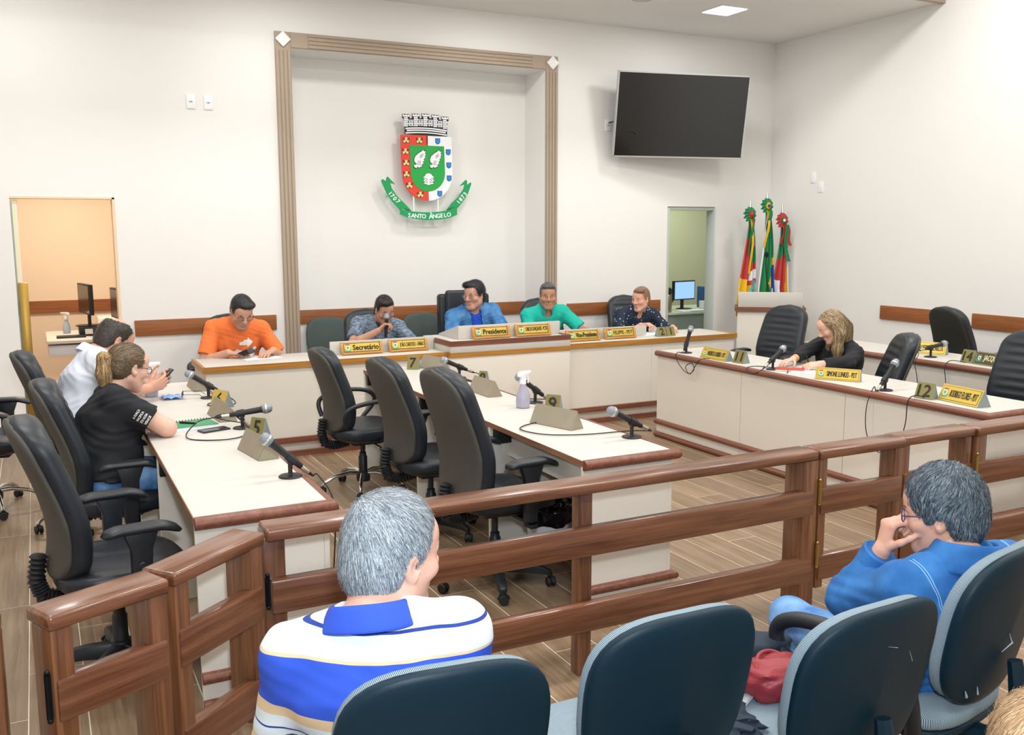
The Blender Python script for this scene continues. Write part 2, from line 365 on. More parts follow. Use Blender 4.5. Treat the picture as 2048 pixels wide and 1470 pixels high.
# ------------------------------------------------------------------ town crest on the niche wall
CY = NY-0.10
def cxz(u, v):
    v = v-.022*(u-757); return 3.652+(u-757)/1075.0, 2.415-(v-740)/1150.0
def poly(pts): return [cxz(*p) for p in pts]
crest = thing('coat_of_arms', 'painted town coat of arms with castle crown, shield and green ribbon in the niche', 'crest', (3.65, CY, 1.9))
def cp(name, pts, m, d=0.0, th=.012, parent=crest, holes=None):
    return MB().prism(pts, CY-d-th, CY-d, 'y').build(name, m, parent)
M_red = mat('crest_red', 'E5402F', 0.45); M_grn = mat('crest_green', '18A545', 0.45); M_rib = mat('crest_ribbon', '109A58', 0.45); M_wht = mat('crest_white', 'F2F4F8', 0.4)
M_blu = mat('crest_blue', '1E86D8', 0.4); M_gold = mat('crest_gold', 'E8D98E', 0.45); M_blk = mat('crest_black', '15150F', 0.6); M_ribd = mat('crest_ribbon_dark', '0A6A3C', 0.5)
def arc(cx, cy, rx, ry, a0, a1, n): return [(cx+rx*math.cos(math.radians(a0+(a1-a0)*i/n)), cy+ry*math.sin(math.radians(a0+(a1-a0)*i/n))) for i in range(n+1)]
sh = [(455, 365)] + [(465, 780)] + arc(770, 800, 300, 320, 178, 90, 14) + [(770, 365)]
cp('shield_red_half', poly(sh), M_red)
sh2 = [(757, 370), (1055, 380), (1062, 800)] + arc(775, 800, 287, 320, 0, 90, 14)[1:] + [(775, 1120)]
cp('shield_white_half', poly(sh2), M_wht)
cp('shield_centre', poly([(556, 478), (962, 488), (970, 800)] + arc(768, 800, 202, 212, 0, 180, 22)[1:]), M_grn, .012, .004)
mb = MB(); mk = MB()
for u, v in ((518, 425), (672, 425), (508, 552), (514, 682), (516, 812), (548, 940), (674, 1047)):
    def q(*p): return poly([(u+a, v+b_) for a, b_ in p])
    g = [q((-32, 28), (-32, -2), (-16, -2), (-16, 8), (16, 8), (16, -2), (32, -2), (32, 28)), q((-12, 8), (-12, -34), (12, -34), (12, 8))]
    mk.prism(q((-37, 33), (-37, -30), (-28, -30), (-24, -8), (-14, -8), (-14, -38), (14, -38), (14, -8), (24, -8), (28, -30), (37, -30), (37, 33)), CY-.0135, CY-.012, 'y')
    for k in g: mb.prism(k, CY-.015, CY-.0135, 'y')
    mk.prism(q((-7, 28), (-7, 14), (7, 14), (7, 28)), CY-.0165, CY-.015, 'y')
mk.build('castle_outline', M_blk, crest)['kind'] = 'stuff'; mb.build('castle_charge', M_gold, crest)['kind'] = 'stuff'
mb = MB(); mk = MB()
for u, v in ((888, 430), (1013, 555), (1018, 708), (1020, 860), (905, 1040)):
    for bb, s, d0 in ((mk, 29, .012), (mb, 24, .0135)):
        bb.prism(poly([(u-s, v-s-5), (u+s, v-s-5), (u+s, v+s*.4), (u+s*.6, v+s), (u, v+s*1.25), (u-s*.6, v+s), (u-s, v+s*.4)]), CY-d0-.0015, CY-d0, 'y')
mk.build('shield_outline', M_blk, crest)['kind'] = 'stuff'; mb.build('shield_charge', M_blu, crest)['kind'] = 'stuff'
wing = [(610, 735), (600, 715), (640, 695), (610, 672), (606, 640), (620, 605), (660, 570), (695, 550), (715, 530), (720, 548), (740, 548), (732, 575), (742, 580), (730, 610), (738, 618), (715, 640), (724, 655), (705, 668), (712, 690), (690, 705), (695, 722), (660, 738), (640, 725), (632, 742)]
mb = MB(); mk = MB()
for dx in (0, 186):
    w2 = np.array(wing, float); c_ = w2.mean(0); big = (w2-c_)*1.09+c_
    mk.prism(poly([(x+dx, y) for x, y in big]), CY-.0175, CY-.016, 'y'); mb.prism(poly([(x+dx, y) for x, y in w2]), CY-.019, CY-.0175, 'y')
    for k in range(3):
        mk.prism(poly([(650+k*14+dx, 655), (654+k*14+dx, 655), (648+k*14+dx, 712), (644+k*14+dx, 712)]), CY-.0195, CY-.019, 'y')
        mk.prism(poly([(672+dx, 600+k*12), (712+dx, 572+k*14), (714+dx, 575+k*14), (674+dx, 604+k*12)]), CY-.0195, CY-.019, 'y')
shell = [(770, 800)] + [(800, 808), (815, 830), (836, 845), (822, 868), (838, 885), (818, 902), (832, 925), (800, 928), (772, 940), (742, 928), (714, 920), (728, 900), (708, 885), (724, 868), (708, 848), (730, 830), (742, 808)]
s2 = np.array(shell, float); c_ = s2.mean(0)
mk.prism(poly((s2-c_)*1.07+c_), CY-.0175, CY-.016, 'y'); mb.prism(poly(shell), CY-.019, CY-.0175, 'y')
for sg in (-1, 1):
    for k in range(3): mk.prism(poly([(772+sg*12, 875+k*18), (772+sg*55, 848+k*24), (772+sg*55, 852+k*24), (772+sg*14, 881+k*18)]), CY-.0195, CY-.019, 'y')
mk.build('charge_outline', M_blk, crest); mb.build('wing_and_shell_charge', M_wht, crest)
# mural crown: black backing, white blocks
def cr(u): return -18*(1-((u-752)/270.0)**2)      # curved rows
mk = MB(); mb = MB()
mk.prism(poly([(495, 165), (508, 285), (505, 355), (1003, 372), (1003, 300), (1010, 180), (940, 190), (880, 165), (820, 172), (750, 150), (690, 172), (610, 165), (560, 180)]), CY-.010, CY, 'y')
for k, u in enumerate((524, 638, 750, 866, 980)):
    v = (150, 143, 140, 148, 165)[k]
    mk.prism(poly([(u-46, v-22), (u+46, v-20), (u+42, v+28), (u+30, v+30), (u-30, v+30), (u-42, v+28)]), CY-.010, CY, 'y')
    mb.prism(poly([(u-42, v-16), (u-26, v-16), (u-22, v-8), (u-8, v-8), (u-6, v-16), (u+8, v-16), (u+12, v-8), (u+24, v-8), (u+26, v-16), (u+42, v-14), (u+38, v+8), (u-38, v+8)]), CY-.013, CY-.010, 'y')
    for r in range(5):
        for c in range(2):
            y0 = v+14+r*22; off = (r % 2)*8-4
            mb.prism(poly([(u-26+c*26+off*c+1, y0), (u-2+c*24+off, y0), (u-2+c*24+off, y0+18), (u-26+c*26+off*c+1, y0+18)]), CY-.013, CY-.010, 'y')
for k, u in enumerate((581, 694, 808, 923)):
    v = (192, 185, 186, 196)[k]
    mb.prism(poly([(u-26, v), (u+26, v), (u+26, v+10), (u-26, v+10)]), CY-.013, CY-.010, 'y')
    for r in range(3):
        for c in range(2):
            y0 = v+16+r*20; off = (r % 2)*14-7
            mb.prism(poly([(u-27+c*28, y0), (u-4+c*28+off*(1-c), y0), (u-4+c*28, y0+15), (u-27+c*28, y0+15)]), CY-.013, CY-.010, 'y')
for v, h_ in ((288, 18), (312, 18), (340, 16)):
    us = np.linspace(514 if v != 312 else 530, 998 if v != 312 else 985, 12)
    mb.prism(poly([(u, v+cr(u)+14*(u-514)/484) for u in us] + [(u, v+h_+cr(u)*1.2+14*(u-514)/484) for u in us[::-1]]), CY-.013, CY-.010, 'y')
mk.build('crown_backing', M_blk, crest); mb.build('crown_masonry', M_wht, crest)
# ribbon
def rib(pts, name, m, d): return MB().prism(poly(pts), CY-d-.012, CY-d, 'y').build(name, m, crest)
rib([(225, 890), (240, 868), (282, 892), (285, 858), (300, 840), (385, 928), (328, 915), (345, 975), (400, 1060), (490, 1150), (565, 1232), (470, 1212), (430, 1222), (350, 1130), (290, 1040)], 'ribbon_left', M_rib, 0)
rib([(1292, 925), (1285, 905), (1240, 938), (1240, 890), (1225, 875), (1147, 952), (1210, 932), (1195, 985), (1140, 1070), (1050, 1150), (975, 1245), (1040, 1210), (1106, 1228), (1190, 1130), (1250, 1040)], 'ribbon_right', M_rib, 0)
top_ = [(430, 1210), (520, 1235), (650, 1252), (770, 1255), (900, 1250), (1020, 1232), (1106, 1205)]; bot = [(1106, 1290), (1020, 1325), (900, 1345), (770, 1348), (640, 1338), (520, 1315), (430, 1275)]
rib(top_ + bot, 'ribbon_centre', M_rib, .013)
rib([(470, 1212), (495, 1205), (565, 1238), (520, 1237)], 'ribbon_fold', M_ribd, .0125); rib([(1068, 1200), (1000, 1215), (975, 1245), (1030, 1232)], 'ribbon_fold', M_ribd, .0125)
mb = MB()
def ltr(ch, u, v, ang, size, d=.0265):
    x, z = cxz(u, v); a = math.radians(ang); put_text(mb, ch, size, (x, CY-d, z), (math.cos(a), 0, math.sin(a)), (-math.sin(a), 0, math.cos(a)), .0015)
us = np.linspace(535, 1005, 12)
for ch, u in zip('SANTO ÂNGELO', us):
    if ch != ' ': ltr(ch, u, 1293-16*(((u-770)/235.0)**2-.6)*1.0 - (8 if ch == 'Â' else 0), -(-(u-770)/235*7), .062 if ch != 'Â' else .074)
for ch, (u, v) in zip('1707', ((325, 1030), (348, 1060), (376, 1092), (412, 1125))): ltr(ch, u, v, -50, .062, .0135)
for ch, (u, v) in zip('1873', ((1130, 1140), (1158, 1108), (1186, 1076), (1213, 1044))): ltr(ch, u, v, 53, .062, .0135)
mb.build('lettering', M_wht, crest)
b = MB()
for u in (600, 888):
    x, z = cxz(u, 1180); b.box(x-.008, x+.008, CY, CY+.008, z-.1, z+.16)
for u, v in ((650, 700), (880, 700), (770, 1300), (770, 250), (330, 1040), (1200, 1040)):
    x, z = cxz(u, v); b.box(x-.015, x+.015, CY, NY, z-.015, z+.015)
b.build('support_rod', mat('clear_rod', 'E4EAEA', 0.3), crest)
# ------------------------------------------------------------------ council desks
M_lam = mat('cream_laminate', (0.585, 0.562, 0.515), 0.45, noise=0.012, nscale=3)
M_lamf = mat('cream_laminate_face', (0.72, 0.672, 0.595), 0.5, noise=0.015, nscale=2)
M_edge = wood('edge_band', '7A5238', '94694B', 'y', 0.5)
M_railx = wood('rail_mahogany_x', '683A2A', '875441', 'x', 0.38); M_raily = wood('rail_mahogany_y', '683A2A', '875441', 'y', 0.38)
M_oakx = wood('rail_oak_x', '9A6526', 'C08A3E', 'x', 0.35); M_sock = mat('socket_black', '141414', 0.5)
def prof(z0, z1, out, inn=-.004):
    h = z1-z0; n = 11
    return [(inn, z0)] + [(out*math.sin(PI*i/(n-1))**.8, z0+h*(1-math.cos(PI*i/(n-1)))/2) for i in range(n)] + [(inn, z1)]
def council_desk(name, label, x0, x1, ys, face, rail, legs_side, z=.75):
    """desk row along y; face=+1: panelled front looks to +x, else -x"""
    t = thing(name, label, 'desk', ((x0+x1)/2, ys[0], 0))
    fx = x1 if face > 0 else x0; bx = x0 if face > 0 else x1
    for a, b in zip(ys[:-1], ys[1:]):
        MB().box(x0, x1, a+.001, b-.001, z-.026, z).build('worktop', M_lam, t, bevel=.0015, seg=1)
        MB().box(bx-.003, bx+.003, a+.001, b-.001, z-.027, z-.001).build('edge_strip', M_edge, t)
        p0, p1 = sorted((fx, fx-face*.022))
        MB().box(p0, p1, a+.002, b-.002, .0, z-.026).build('front_panel', M_lamf, t, bevel=.0015, seg=1)
        q0, q1 = sorted((bx+face*.10, bx+face*.118))
        MB().box(q0, q1, a+.03, b-.02, z-.19, z-.026).build('apron', M_lamf, t)
        MB().box(min(bx+face*.004, bx+face*.10), max(bx+face*.004, bx+face*.10), b-.075, b-.04, z-.11, z-.03).build('cable_socket', M_sock, t, bevel=.002)
    for i, yb in enumerate(ys):
        e0 = yb if i == 0 else (yb-.022 if i == len(ys)-1 else yb-.011)
        MB().box(min(bx, fx-face*.023), max(bx, fx-face*.023), e0, e0+.022, 0, z-.026).build('end_panel', M_lamf, t, bevel=.0015, seg=1)
    path = [(fx, ys[-1]), (fx, ys[0]), (bx, ys[0])] if face > 0 else [(fx, ys[-1]), (fx, ys[0]), (bx, ys[0])]
    fl_ = -1 if face > 0 else 1
    for z0, z1, nm, o in ((z-.046, z+.003, 'edge_rail', .032), (.11, .155, 'kick_rail', .03), (.0, .045, 'floor_rail', .03)):
        MB().sweep(path, prof(z0, z1, o), -1*fl_ if False else (1 if face < 0 else 1)*sgn_path(path, fx, bx, ys)).build(nm, M_raily, t, ang=55)
    return t
def sgn_path(path, fx, bx, ys):
    d = np.array(path[1])-np.array(path[0]); right = np.array((d[1], -d[0])); out = np.array((fx-bx, 0)); return 1 if right @ out > 0 else -1
LY = [3.45, 4.63, 5.70, 6.72]; MY = [3.53, 4.52, 5.62, 6.70]; RY = [3.42, 4.478, 5.513, 6.60]; SY = [3.3, 4.38, 5.46, 6.50]
council_desk('council_desk', 'long cream council desk on the left, in front of the ponytailed woman', .452, .95, LY, 1, None, None)
council_desk('council_desk', 'long cream council desk in the middle with three empty black chairs', 2.145, 2.64, MY, 1, None, None)
council_desk('council_desk', 'long cream council desk on the right where the blond woman sits', 4.75, 5.28, RY, -1, None, None)
council_desk('council_desk', 'rearmost cream council desk along the right wall, behind the blond woman', 6.28, 6.83, SY, -1, None, None)

# ------------------------------------------------------------------ presiding bench
pd = thing('presiding_bench', 'wide cream presiding bench with golden oak rail below the coat of arms', 'bench desk', (3.65, 7.31, 0))
MB().box(1.08, 6.22, 7.31, 7.90, .724, .75).build('worktop', M_lam, pd, bevel=.002)
for a, b in ((1.10, 2.08), (2.08, 3.085), (4.255, 5.2), (5.2, 6.2)):
    MB().box(a+.001, b-.001, 7.325, 7.345, 0, .724).build('front_panel', M_lamf, pd)
MB().box(3.085, 4.255, 7.255, 7.345, 0, .724).build('centre_front_panel', M_lamf, pd, bevel=.002)
for x in (1.10, 3.10, 4.22, 6.18): MB().box(x, x+.02, 7.346, 7.88, 0, .724).build('end_panel', M_lamf, pd)
ppath = [(1.08, 7.88), (1.08, 7.31), (3.085, 7.31), (3.085, 7.25), (4.255, 7.25), (4.255, 7.31), (6.22, 7.31), (6.22, 7.62)]
MB().sweep(ppath, prof(.711, .757, .034), -1).build('oak_edge_rail', M_oakx, pd, ang=55)
for z0, z1, nm in ((.11, .155, 'kick_rail'), (0, .045, 'floor_rail')): MB().sweep(ppath, prof(z0, z1, .03, -.02), -1).build(nm, M_railx, pd, ang=55)
MB().box(3.085, 4.255, 7.245, 7.88, .751, .842).build('raised_tier', M_lam, pd, bevel=.002)
MB().sweep([(3.085, 7.60), (3.085, 7.245), (4.255, 7.245), (4.255, 7.60)], prof(.808, .852, .034), -1).build('tier_rail', M_railx, pd, ang=55)
MB().box(3.235, 4.245, 7.42, 7.442, .843, .96).build('screen_panel', M_lam, pd, bevel=.002)
for x in (3.235, 4.223): MB().prism([(7.442, .843), (7.87, .843), (7.87, .855), (7.442, .96)], x, x+.022, 'x').build('screen_wing', M_lam, pd)
MB().box(2.15, 3.08, 7.61, 7.63, .7505, .862).build('ledge_panel', M_lam, pd, bevel=.002)
MB().box(4.26, 5.33, 7.60, 7.62, .7505, .852).build('ledge_panel', M_lam, pd, bevel=.002)

# ------------------------------------------------------------------ lectern
lc = thing('lectern', 'tall cream lectern with brown rail in front of the flags', 'lectern', (7.14, 7.86, 0), -.70)
MB().box(-.345, .345, .0, .36, 0, .90).build('body', M_lamf, lc, bevel=.003, world=False)
MB().sweep([(-.345, .36), (-.345, 0), (.345, 0), (.345, .36)], prof(.895, .94, .035, -.03), -1).build('brown_rail', M_railx, lc, world=False, ang=55)
MB().box(-.34, .34, .005, .027, .94, 1.105).box(-.34, -.318, .027, .33, .94, 1.06).box(.318, .34, .027, .33, .94, 1.06).build('screen_panel', M_lam, lc, bevel=.002, world=False)
MB().box(-.318, .318, .027, .35, .97, .99).build('reading_shelf', M_lam, lc, world=False)
gm = thing('gooseneck_microphone', 'thin black gooseneck microphone rising from the lectern', 'microphone', (7.27, 8.02, .9905))
MB().lathe([(.06, 0), (.06, .015), (.03, .03), (.012, .035)], 18).build('base', mat('mic_black', '18191B', 0.5), gm, world=False)
MB().tube([(0, 0, .03), (-.01, 0, .1), (-.05, 0, .26), (-.085, -.02, .42), (-.09, -.03, .5)], .006, 8).build('neck', mat('mic_black', '18191B', .5), gm, world=False)
MB().ball((-.09, -.032, .52), (.024, .024, .032)).build('foam_cap', mat('mic_foam', '141417', 0.95), gm, world=False)

# ------------------------------------------------------------------ balustrade and gates
M_fx = wood('fence_wood_x', '542F1D', '82543A', 'x', 0.28, coat=.35); M_fz = wood('fence_wood_z', '573320', '865839', 'z', 0.3, coat=.3)
M_hingeb = mat('hinge_brass', 'A89050', 0.3, 0.9); M_hinged = mat('hinge_black', '22262C', 0.3, 0.8)
def rails(t, L, post_z0=0.0, posts=(), rz0=True, ext=.0):
    """fence section from local x=0..L; camera side is -y"""
    MB().box(-ext, L+ext, -.065, .065, .768, .81).build('cap_rail', M_fx, t, bevel=.011, seg=3, world=False)
    MB().box(.012, L-.012, -.062, -.012, .515, .632).build('middle_rail', M_fx, t, bevel=.009, seg=2, world=False)
    MB().box(.012, L-.012, -.062, -.012, .205, .322).build('lower_rail', M_fx, t, bevel=.009, seg=2, world=False)
    for x, w_, d0, d1 in posts: MB().box(x-w_/2, x+w_/2, d0, d1, post_z0, .768).build('post', M_fz, t, bevel=.006, seg=2, world=False)
def hinge(t, x, y, z, m, h=.09):
    MB().lathe([(.009, -h/2), (.009, h/2)], 10, (x, y, z)).ball((x, y, z+h/2+.006), .008, 8, 6).ball((x, y, z-h/2-.006), .008, 8, 6).build('hinge', m, t, world=False)
a = thing('balustrade', 'long varnished wooden balustrade section in front of the middle desk', 'fence', (.615, 3.065, 0))
rails(a, 2.43, 0, [(.035, .075, -.011, .065), (1.255, .062, -.011, .05), (2.39, .085, -.06, .06)])
a2 = thing('gate', 'wooden gate leaf at right hinged to the long balustrade by brass hinges', 'gate', (3.055, 3.06, 0))
rails(a2, .535, .165, [(.03, .045, -.05, .045), (.505, .05, -.05, .045)])
for z in (.62, .33): hinge(a2, .0, -.06, z, M_hingeb, .1)
a3 = thing('gate', 'second wooden gate leaf at right, behind the denim-jacketed woman', 'gate', (3.595, 3.075, 0))
rails(a3, .5, .165, [(.03, .05, -.05, .045), (.465, .05, -.05, .045)])
a4 = thing('balustrade', 'wooden balustrade section at the right edge, past the brass-hinged gate', 'fence', (4.1, 3.06, 0))
rails(a4, 2.2, 0, [(.045, .07, -.05, .06), (1.1, .062, -.011, .05), (2.16, .07, -.05, .06)]); hinge(a4, -.004, -.062, .62, M_hingeb, .11)
# left leaves stand ajar
def leaf(p, q, label, hinges, name='gate'):
    p = np.array(p); q = np.array(q); d = q-p; L = np.linalg.norm(d)
    t = thing(name, label, 'gate', (p[0], p[1], 0), math.atan2(d[1], d[0])); rails(t, L, .165, [(.035, .06, -.055, .05), (L-.035, .06, -.055, .05)])
    for x, y, z, m, h in hinges(L): hinge(t, x, y, z, m, h)
    return t
leaf((.255, 2.775), (.568, 3.04), 'left wooden gate leaf ajar beside the long balustrade, black hinges', lambda L: [(L+.015, -.055, .6, M_hinged, .1), (L+.015, -.055, .3, M_hinged, .1)])
leaf((-.058, 2.607), (.252, 2.752), 'outermost left wooden gate leaf ajar at the bottom left corner', lambda L: [(-.012, -.06, .60, M_hinged, .12), (-.012, -.06, .22, M_hinged, .1)])
a5 = thing('balustrade', 'wooden balustrade end post cut by the left edge of the view', 'fence', (-1.9, 2.60, 0))
rails(a5, 1.76, 0, [(1.725, .07, -.06, .055), (.1, .07, -.06, .055)])
# ------------------------------------------------------------------ swivel chairs (local: faces +x)
M_leath = mat('black_leather', '1A2028', 0.42, noise=0.15, nscale=12, bump=0.12, bscale=160)
M_vinyl = mat('chair_back_vinyl', '45423D', 0.62, noise=0.06, nscale=30, bump=0.15, bscale=400)
M_vinyld = mat('chair_back_vinyl_dark', '24241F', 0.75, noise=0.06, nscale=30)
M_plast = mat('chair_plastic', '1C2026', 0.42, bump=0.05, bscale=300)
M_chrome = mat('chrome', 'C8C8C6', 0.14, 1.0); M_rub = mat('caster_rubber', '18191C', 0.6)
def loft_back(zb, zt, wmax, wtop, thick, side, lean=.13, x0=-.24, ribs=False, front=True, nU=26, nV=44):
    """closed pad: outline rounded at both ends; side=(a,b) depth range as fraction of the thickness"""
    H_ = zt-zb
    def cx(t): return x0-lean*t**1.3+.045*math.sin(t*PI)*(1-t)*1.6-.01
    def hw(t):
        w_ = wmax+(wtop-wmax)*max(0, (t-.35)/.65)**1.5 - .05*max(0, .35-t)/.35
        e = 1.0
        if t > .80: e = math.sqrt(max(0, 1-((t-.80)/.20)**2.3))
        if t < .14: e = math.sqrt(max(0, 1-((.14-t)/.14)**2.0))*.65+.35 if t > 0 else .35
        return w_/2*max(e, .02)
    a, b = side; mb = MB(); ring = []
    def fn(u, v):
        t = v; th = 2*PI*u; w_ = hw(t); ed = min(1, (1-t)/.05+.1, t/.05+.25)
        c, s = math.cos(th), math.sin(th)
        yy = w_*np.sign(c)*abs(c)**.62; dd = np.sign(s)*abs(s)**.62
        mid = (a+b)/2*thick; hf = (b-a)/2*thick*math.sqrt(max(.05, ed)); x = cx(t)+mid+hf*dd
        if ribs and s > 0:
            k = 1-min(1, (abs(yy)/(w_*.74+1e-6))**8)
            if .12 < t < .90:
                ph = (t-.12)/.78*9+.9*(abs(yy)/.2)**1.5*.25; x += k*.013*(abs(math.sin(ph*PI))**.6-.6)
            x -= .010*math.exp(-((abs(yy)-w_*.74)/.010)**2)*(1 if t < .86 else 0)
        x -= .05*(yy/.24)**2*(1 if True else 0)*(-1)*.6
        return (x, yy, zb+H_*t)
    mb.grid(fn, nU, nV, True)
    n = nU; mb.f += [tuple(range(n))[::-1], tuple(range((nV-1)*n, nV*n))]; mb.mi += [0, 0]
    return mb
def caster(t, x, y, a):
    b = MB(); M = rotz(a)
    for s in (-1, 1): b.lathe([(.004, -.009), (.022, -.009), (.025, -.004), (.025, .004), (.022, .009), (.004, .009)], 14, (x, y, .026), M @ rotx(PI/2) @ np.eye(3))
    for i in range(len(b.v)): pass
    b2 = MB(); 
    for s in (-1, 1): b2.lathe([(.004, -.008), (.022, -.008), (.025, -.003), (.025, .003), (.022, .008), (.004, .008)], 14, np.array((x, y, .026))+M @ np.array((0, s*.013, 0)), M @ rotx(PI/2))
    b2.lathe([(.008, .02), (.009, .07)], 8, (x, y, 0))
    b2.prism([(-.03, .03), (-.02, .052), (.012, .056), (.03, .04), (.03, .03)], -.006, .006, 'y', M, (x, y, 0))
    return b2.build('caster', M_rub, t, world=False)
def swivel_chair(label, loc, rz, zt=1.13, seat=.47, arms='T', base='black', ribs=True, wmax=.47, wtop=.40, back_m=None, group='black swivel chairs', lean=.108, armz=.20, base_rot=.3, bell=True, name='swivel_chair', wide=1.0):
    t = thing(name, label, 'chair', (loc[0], loc[1], 0), rz, group)
    zb = seat+.0
    loft_back(zb, zt, wmax, wtop, .115, (-.03, 1.0), lean, ribs=ribs).build('back_cushion', M_leath, t, world=False, ang=60)
    loft_back(zb+.008, zt-.010, wmax-.022, wtop-.022, .115, (-.075, .30), lean).build('back_shell', back_m or M_vinyl, t, world=False, ang=60)
    # seat cushion, waterfall front
    def sf(u, v):
        th = 2*PI*u; ph = (v-.5)*PI; c, s = math.cos(th), math.sin(th)
        r = math.cos(ph)**.42 if 0 < v < 1 else .0
        x = .255*np.sign(c)*abs(c)**.6*r; y = .25*wide*np.sign(s)*abs(s)**.6*r; z = .052*np.sign(math.sin(ph))*abs(math.sin(ph))**.55
        z += -.03*max(0, (x-.1)/.15)**2 - .012*math.exp(-(x*x+y*y)/.02)*(z > 0) + (.006*math.sin(y*44+x*12) if z > .03 and r > .3 else 0)*.35
        return (x+.02, y, seat-.005+z)
    MB().grid(sf, 36, 20, True).build('seat', M_leath, t, world=False, ang=75)
    MB().lathe([(.19, 0), (.215, .012), (.215, .02)], 28, (.02, 0, seat-.068), np.diag((1.05, 1.05*wide, 1))).build('seat_pan', M_plast, t, world=False)
    MB().box(-.09, .12, -.07, .07, seat-.11, seat-.066).build('tilt_mechanism', M_plast, t, bevel=.012, world=False)
    MB().tube([(.04, -.07, seat-.09), (.05, -.16, seat-.1), (.055, -.235, seat-.105)], .006, 8).box(.035, .075, -.29, -.22, seat-.118, seat-.098).build('lever', M_plast, t, bevel=.003, world=False)
    MB().lathe([(.03, .10), (.03, .24), (.024, .25), (.024, .27), (.016, .275), (.016, seat-.1)], 18).build('gas_column', M_plast if base == 'black' else M_plast, t, world=False)
    for k in range(5):
        a = base_rot+2*PI*k/5; c, s = math.cos(a), math.sin(a)
        if base == 'black':
            b = MB(); M = rotz(a)
            for q in range(1): pass
            pts = [(.02, .10), (.14, .098), (.25, .085), (.29, .07)]
            vs = []
            for (x, z), wd, hd in zip(pts, (.034, .030, .024, .02), (.03, .026, .018, .012)):
                for dy, dz in ((-1, -1), (1, -1), (.75, 1), (-.75, 1)): vs.append(M @ np.array((x, dy*wd, z+dz*hd)))
            fs = [(i*4+j, i*4+(j+1) % 4, i*4+4+(j+1) % 4, i*4+4+j) for i in range(3) for j in range(4)]+[(3, 2, 1, 0), (12, 13, 14, 15)]
            b.add(vs, fs); b.build('star_leg', M_plast, t, bevel=.006, world=False)
        else:
            MB().tube([(.03*c, .03*s, .125), (.10*c, .10*s, .132), (.2*c, .2*s, .115), (.27*c, .27*s, .082), (.29*c, .29*s, .06)], [.014, .014, .013, .012, .011], 10).build('star_leg', M_chrome, t, world=False)
        caster(t, .285*c, .285*s, a+PI/2+.6*math.sin(k*2.1))
    MB().lathe([(.045, .07), (.048, .10), (.04, .135), (.03, .14)], 18).build('hub', M_plast, t, world=False)
    if bell:
        P = [np.array(p) for p in ((-.10, 0, seat-.085), (-.20, 0, seat-.10), (-.27, 0, seat-.075), (-.29, 0, seat-.01), (-.275, 0, seat+.09))]
        n = 43; pts = []; rr = []
        for i in range(n):
            u = i/(n-1)*(len(P)-1); k = min(int(u), len(P)-2); f_ = u-k; pts.append(P[k]*(1-f_)+P[k+1]*f_); rr.append(.034 if i % 2 else .024)
        MB().tube(pts, rr, 12).build('bellows', M_rub, t, world=False, ang=80)
    for s in (-1, 1):
        if arms == 'T':
            z = seat+armz; y = s*.275*wide
            def af(u, v):
                th = 2*PI*u; x = -.145+.29*v; e = math.sqrt(max(.06, 1-abs(2*v-1)**9)); zz = z+.012-.030*max(0, (v-.68)/.32)**1.6-.012*max(0, (.2-v)/.2)
                return (x+.05, y+.042*e*np.sign(math.cos(th))*abs(math.cos(th))**.7, zz+.017*e*np.sign(math.sin(th))*abs(math.sin(th))**.7)
            ar = MB().grid(af, 16, 22, True); n = 16; ar.f += [tuple(range(n))[::-1], tuple(range(21*n, 22*n))]; ar.mi += [0, 0]
            ao = ar.build('armrest', M_plast, t, world=False, ang=70)
            MB().prism([(-.02, z-.0), (.11, z-.0), (.085, z-.07), (.075, seat-.02), (.07, seat-.085), (.01, seat-.085), (.005, seat-.02), (.005, z-.07)], y-.014*1-.006, y+.020, 'y').build('arm_post', M_plast, ao, bevel=.008, world=False)
            MB().lathe([(.016, 0), (.016, .008), (.012, .011)], 14, (.042, y+s*.02, seat+.07), rotx(-s*PI/2)).build('height_button', M_plast, ao, world=False)
            MB().box(.015, .065, min(y, s*.12), max(y, s*.12), seat-.088, seat-.074).build('arm_bracket', M_plast, ao, world=False)
        elif arms == 'loop':
            z = seat+.21; y = s*.265
            MB().tube(smooth_path([(-.20, y*.92, seat+.06), (-.215, y, seat+.15), (-.16, y*1.03, z-.01), (.0, y*1.05, z+.015), (.14, y*1.03, z), (.2, y, z-.05), (.18, y, z-.11), (.10, y*.95, seat+.02), (.05, y*.8, seat-.06)], 5), .0155, 10).build('armrest', M_plast, t, world=False)
    return t
R90 = PI/2
# left row (people face +x)
swivel_chair('empty black swivel chair nearest to the left gate leaves', (.21, 3.95), .12, 1.10, .46, base_rot=-2.2)
swivel_chair('black ribbed swivel chair under the woman with the ponytail', (.29, 5.03), .02, 1.08, .46, base_rot=2.6)
swivel_chair('black ribbed swivel chair under the balding man in white', (.19, 6.14), .10, 1.10, .46, base='chrome', base_rot=3.3)
swivel_chair('black swivel chair cut off by the left edge of the view', (-.33, 6.75), -.2, 1.05, .46, base='chrome', base_rot=-1.2)
# middle row
swivel_chair('empty black chair with loop arms on chrome star base, farthest at middle desk', (1.93, 6.1), .06, 1.02, .44, arms='loop', base='chrome', base_rot=.5, wmax=.44, wtop=.38, lean=.09)
swivel_chair('empty black swivel chair at middle desk, between the two others', (2.0, 5.02), .05, 1.08, .46, base_rot=.1)
swivel_chair('empty black swivel chair at middle desk, nearest the balustrade', (1.985, 4.12), .07, 1.14, .475, base_rot=-1.95)
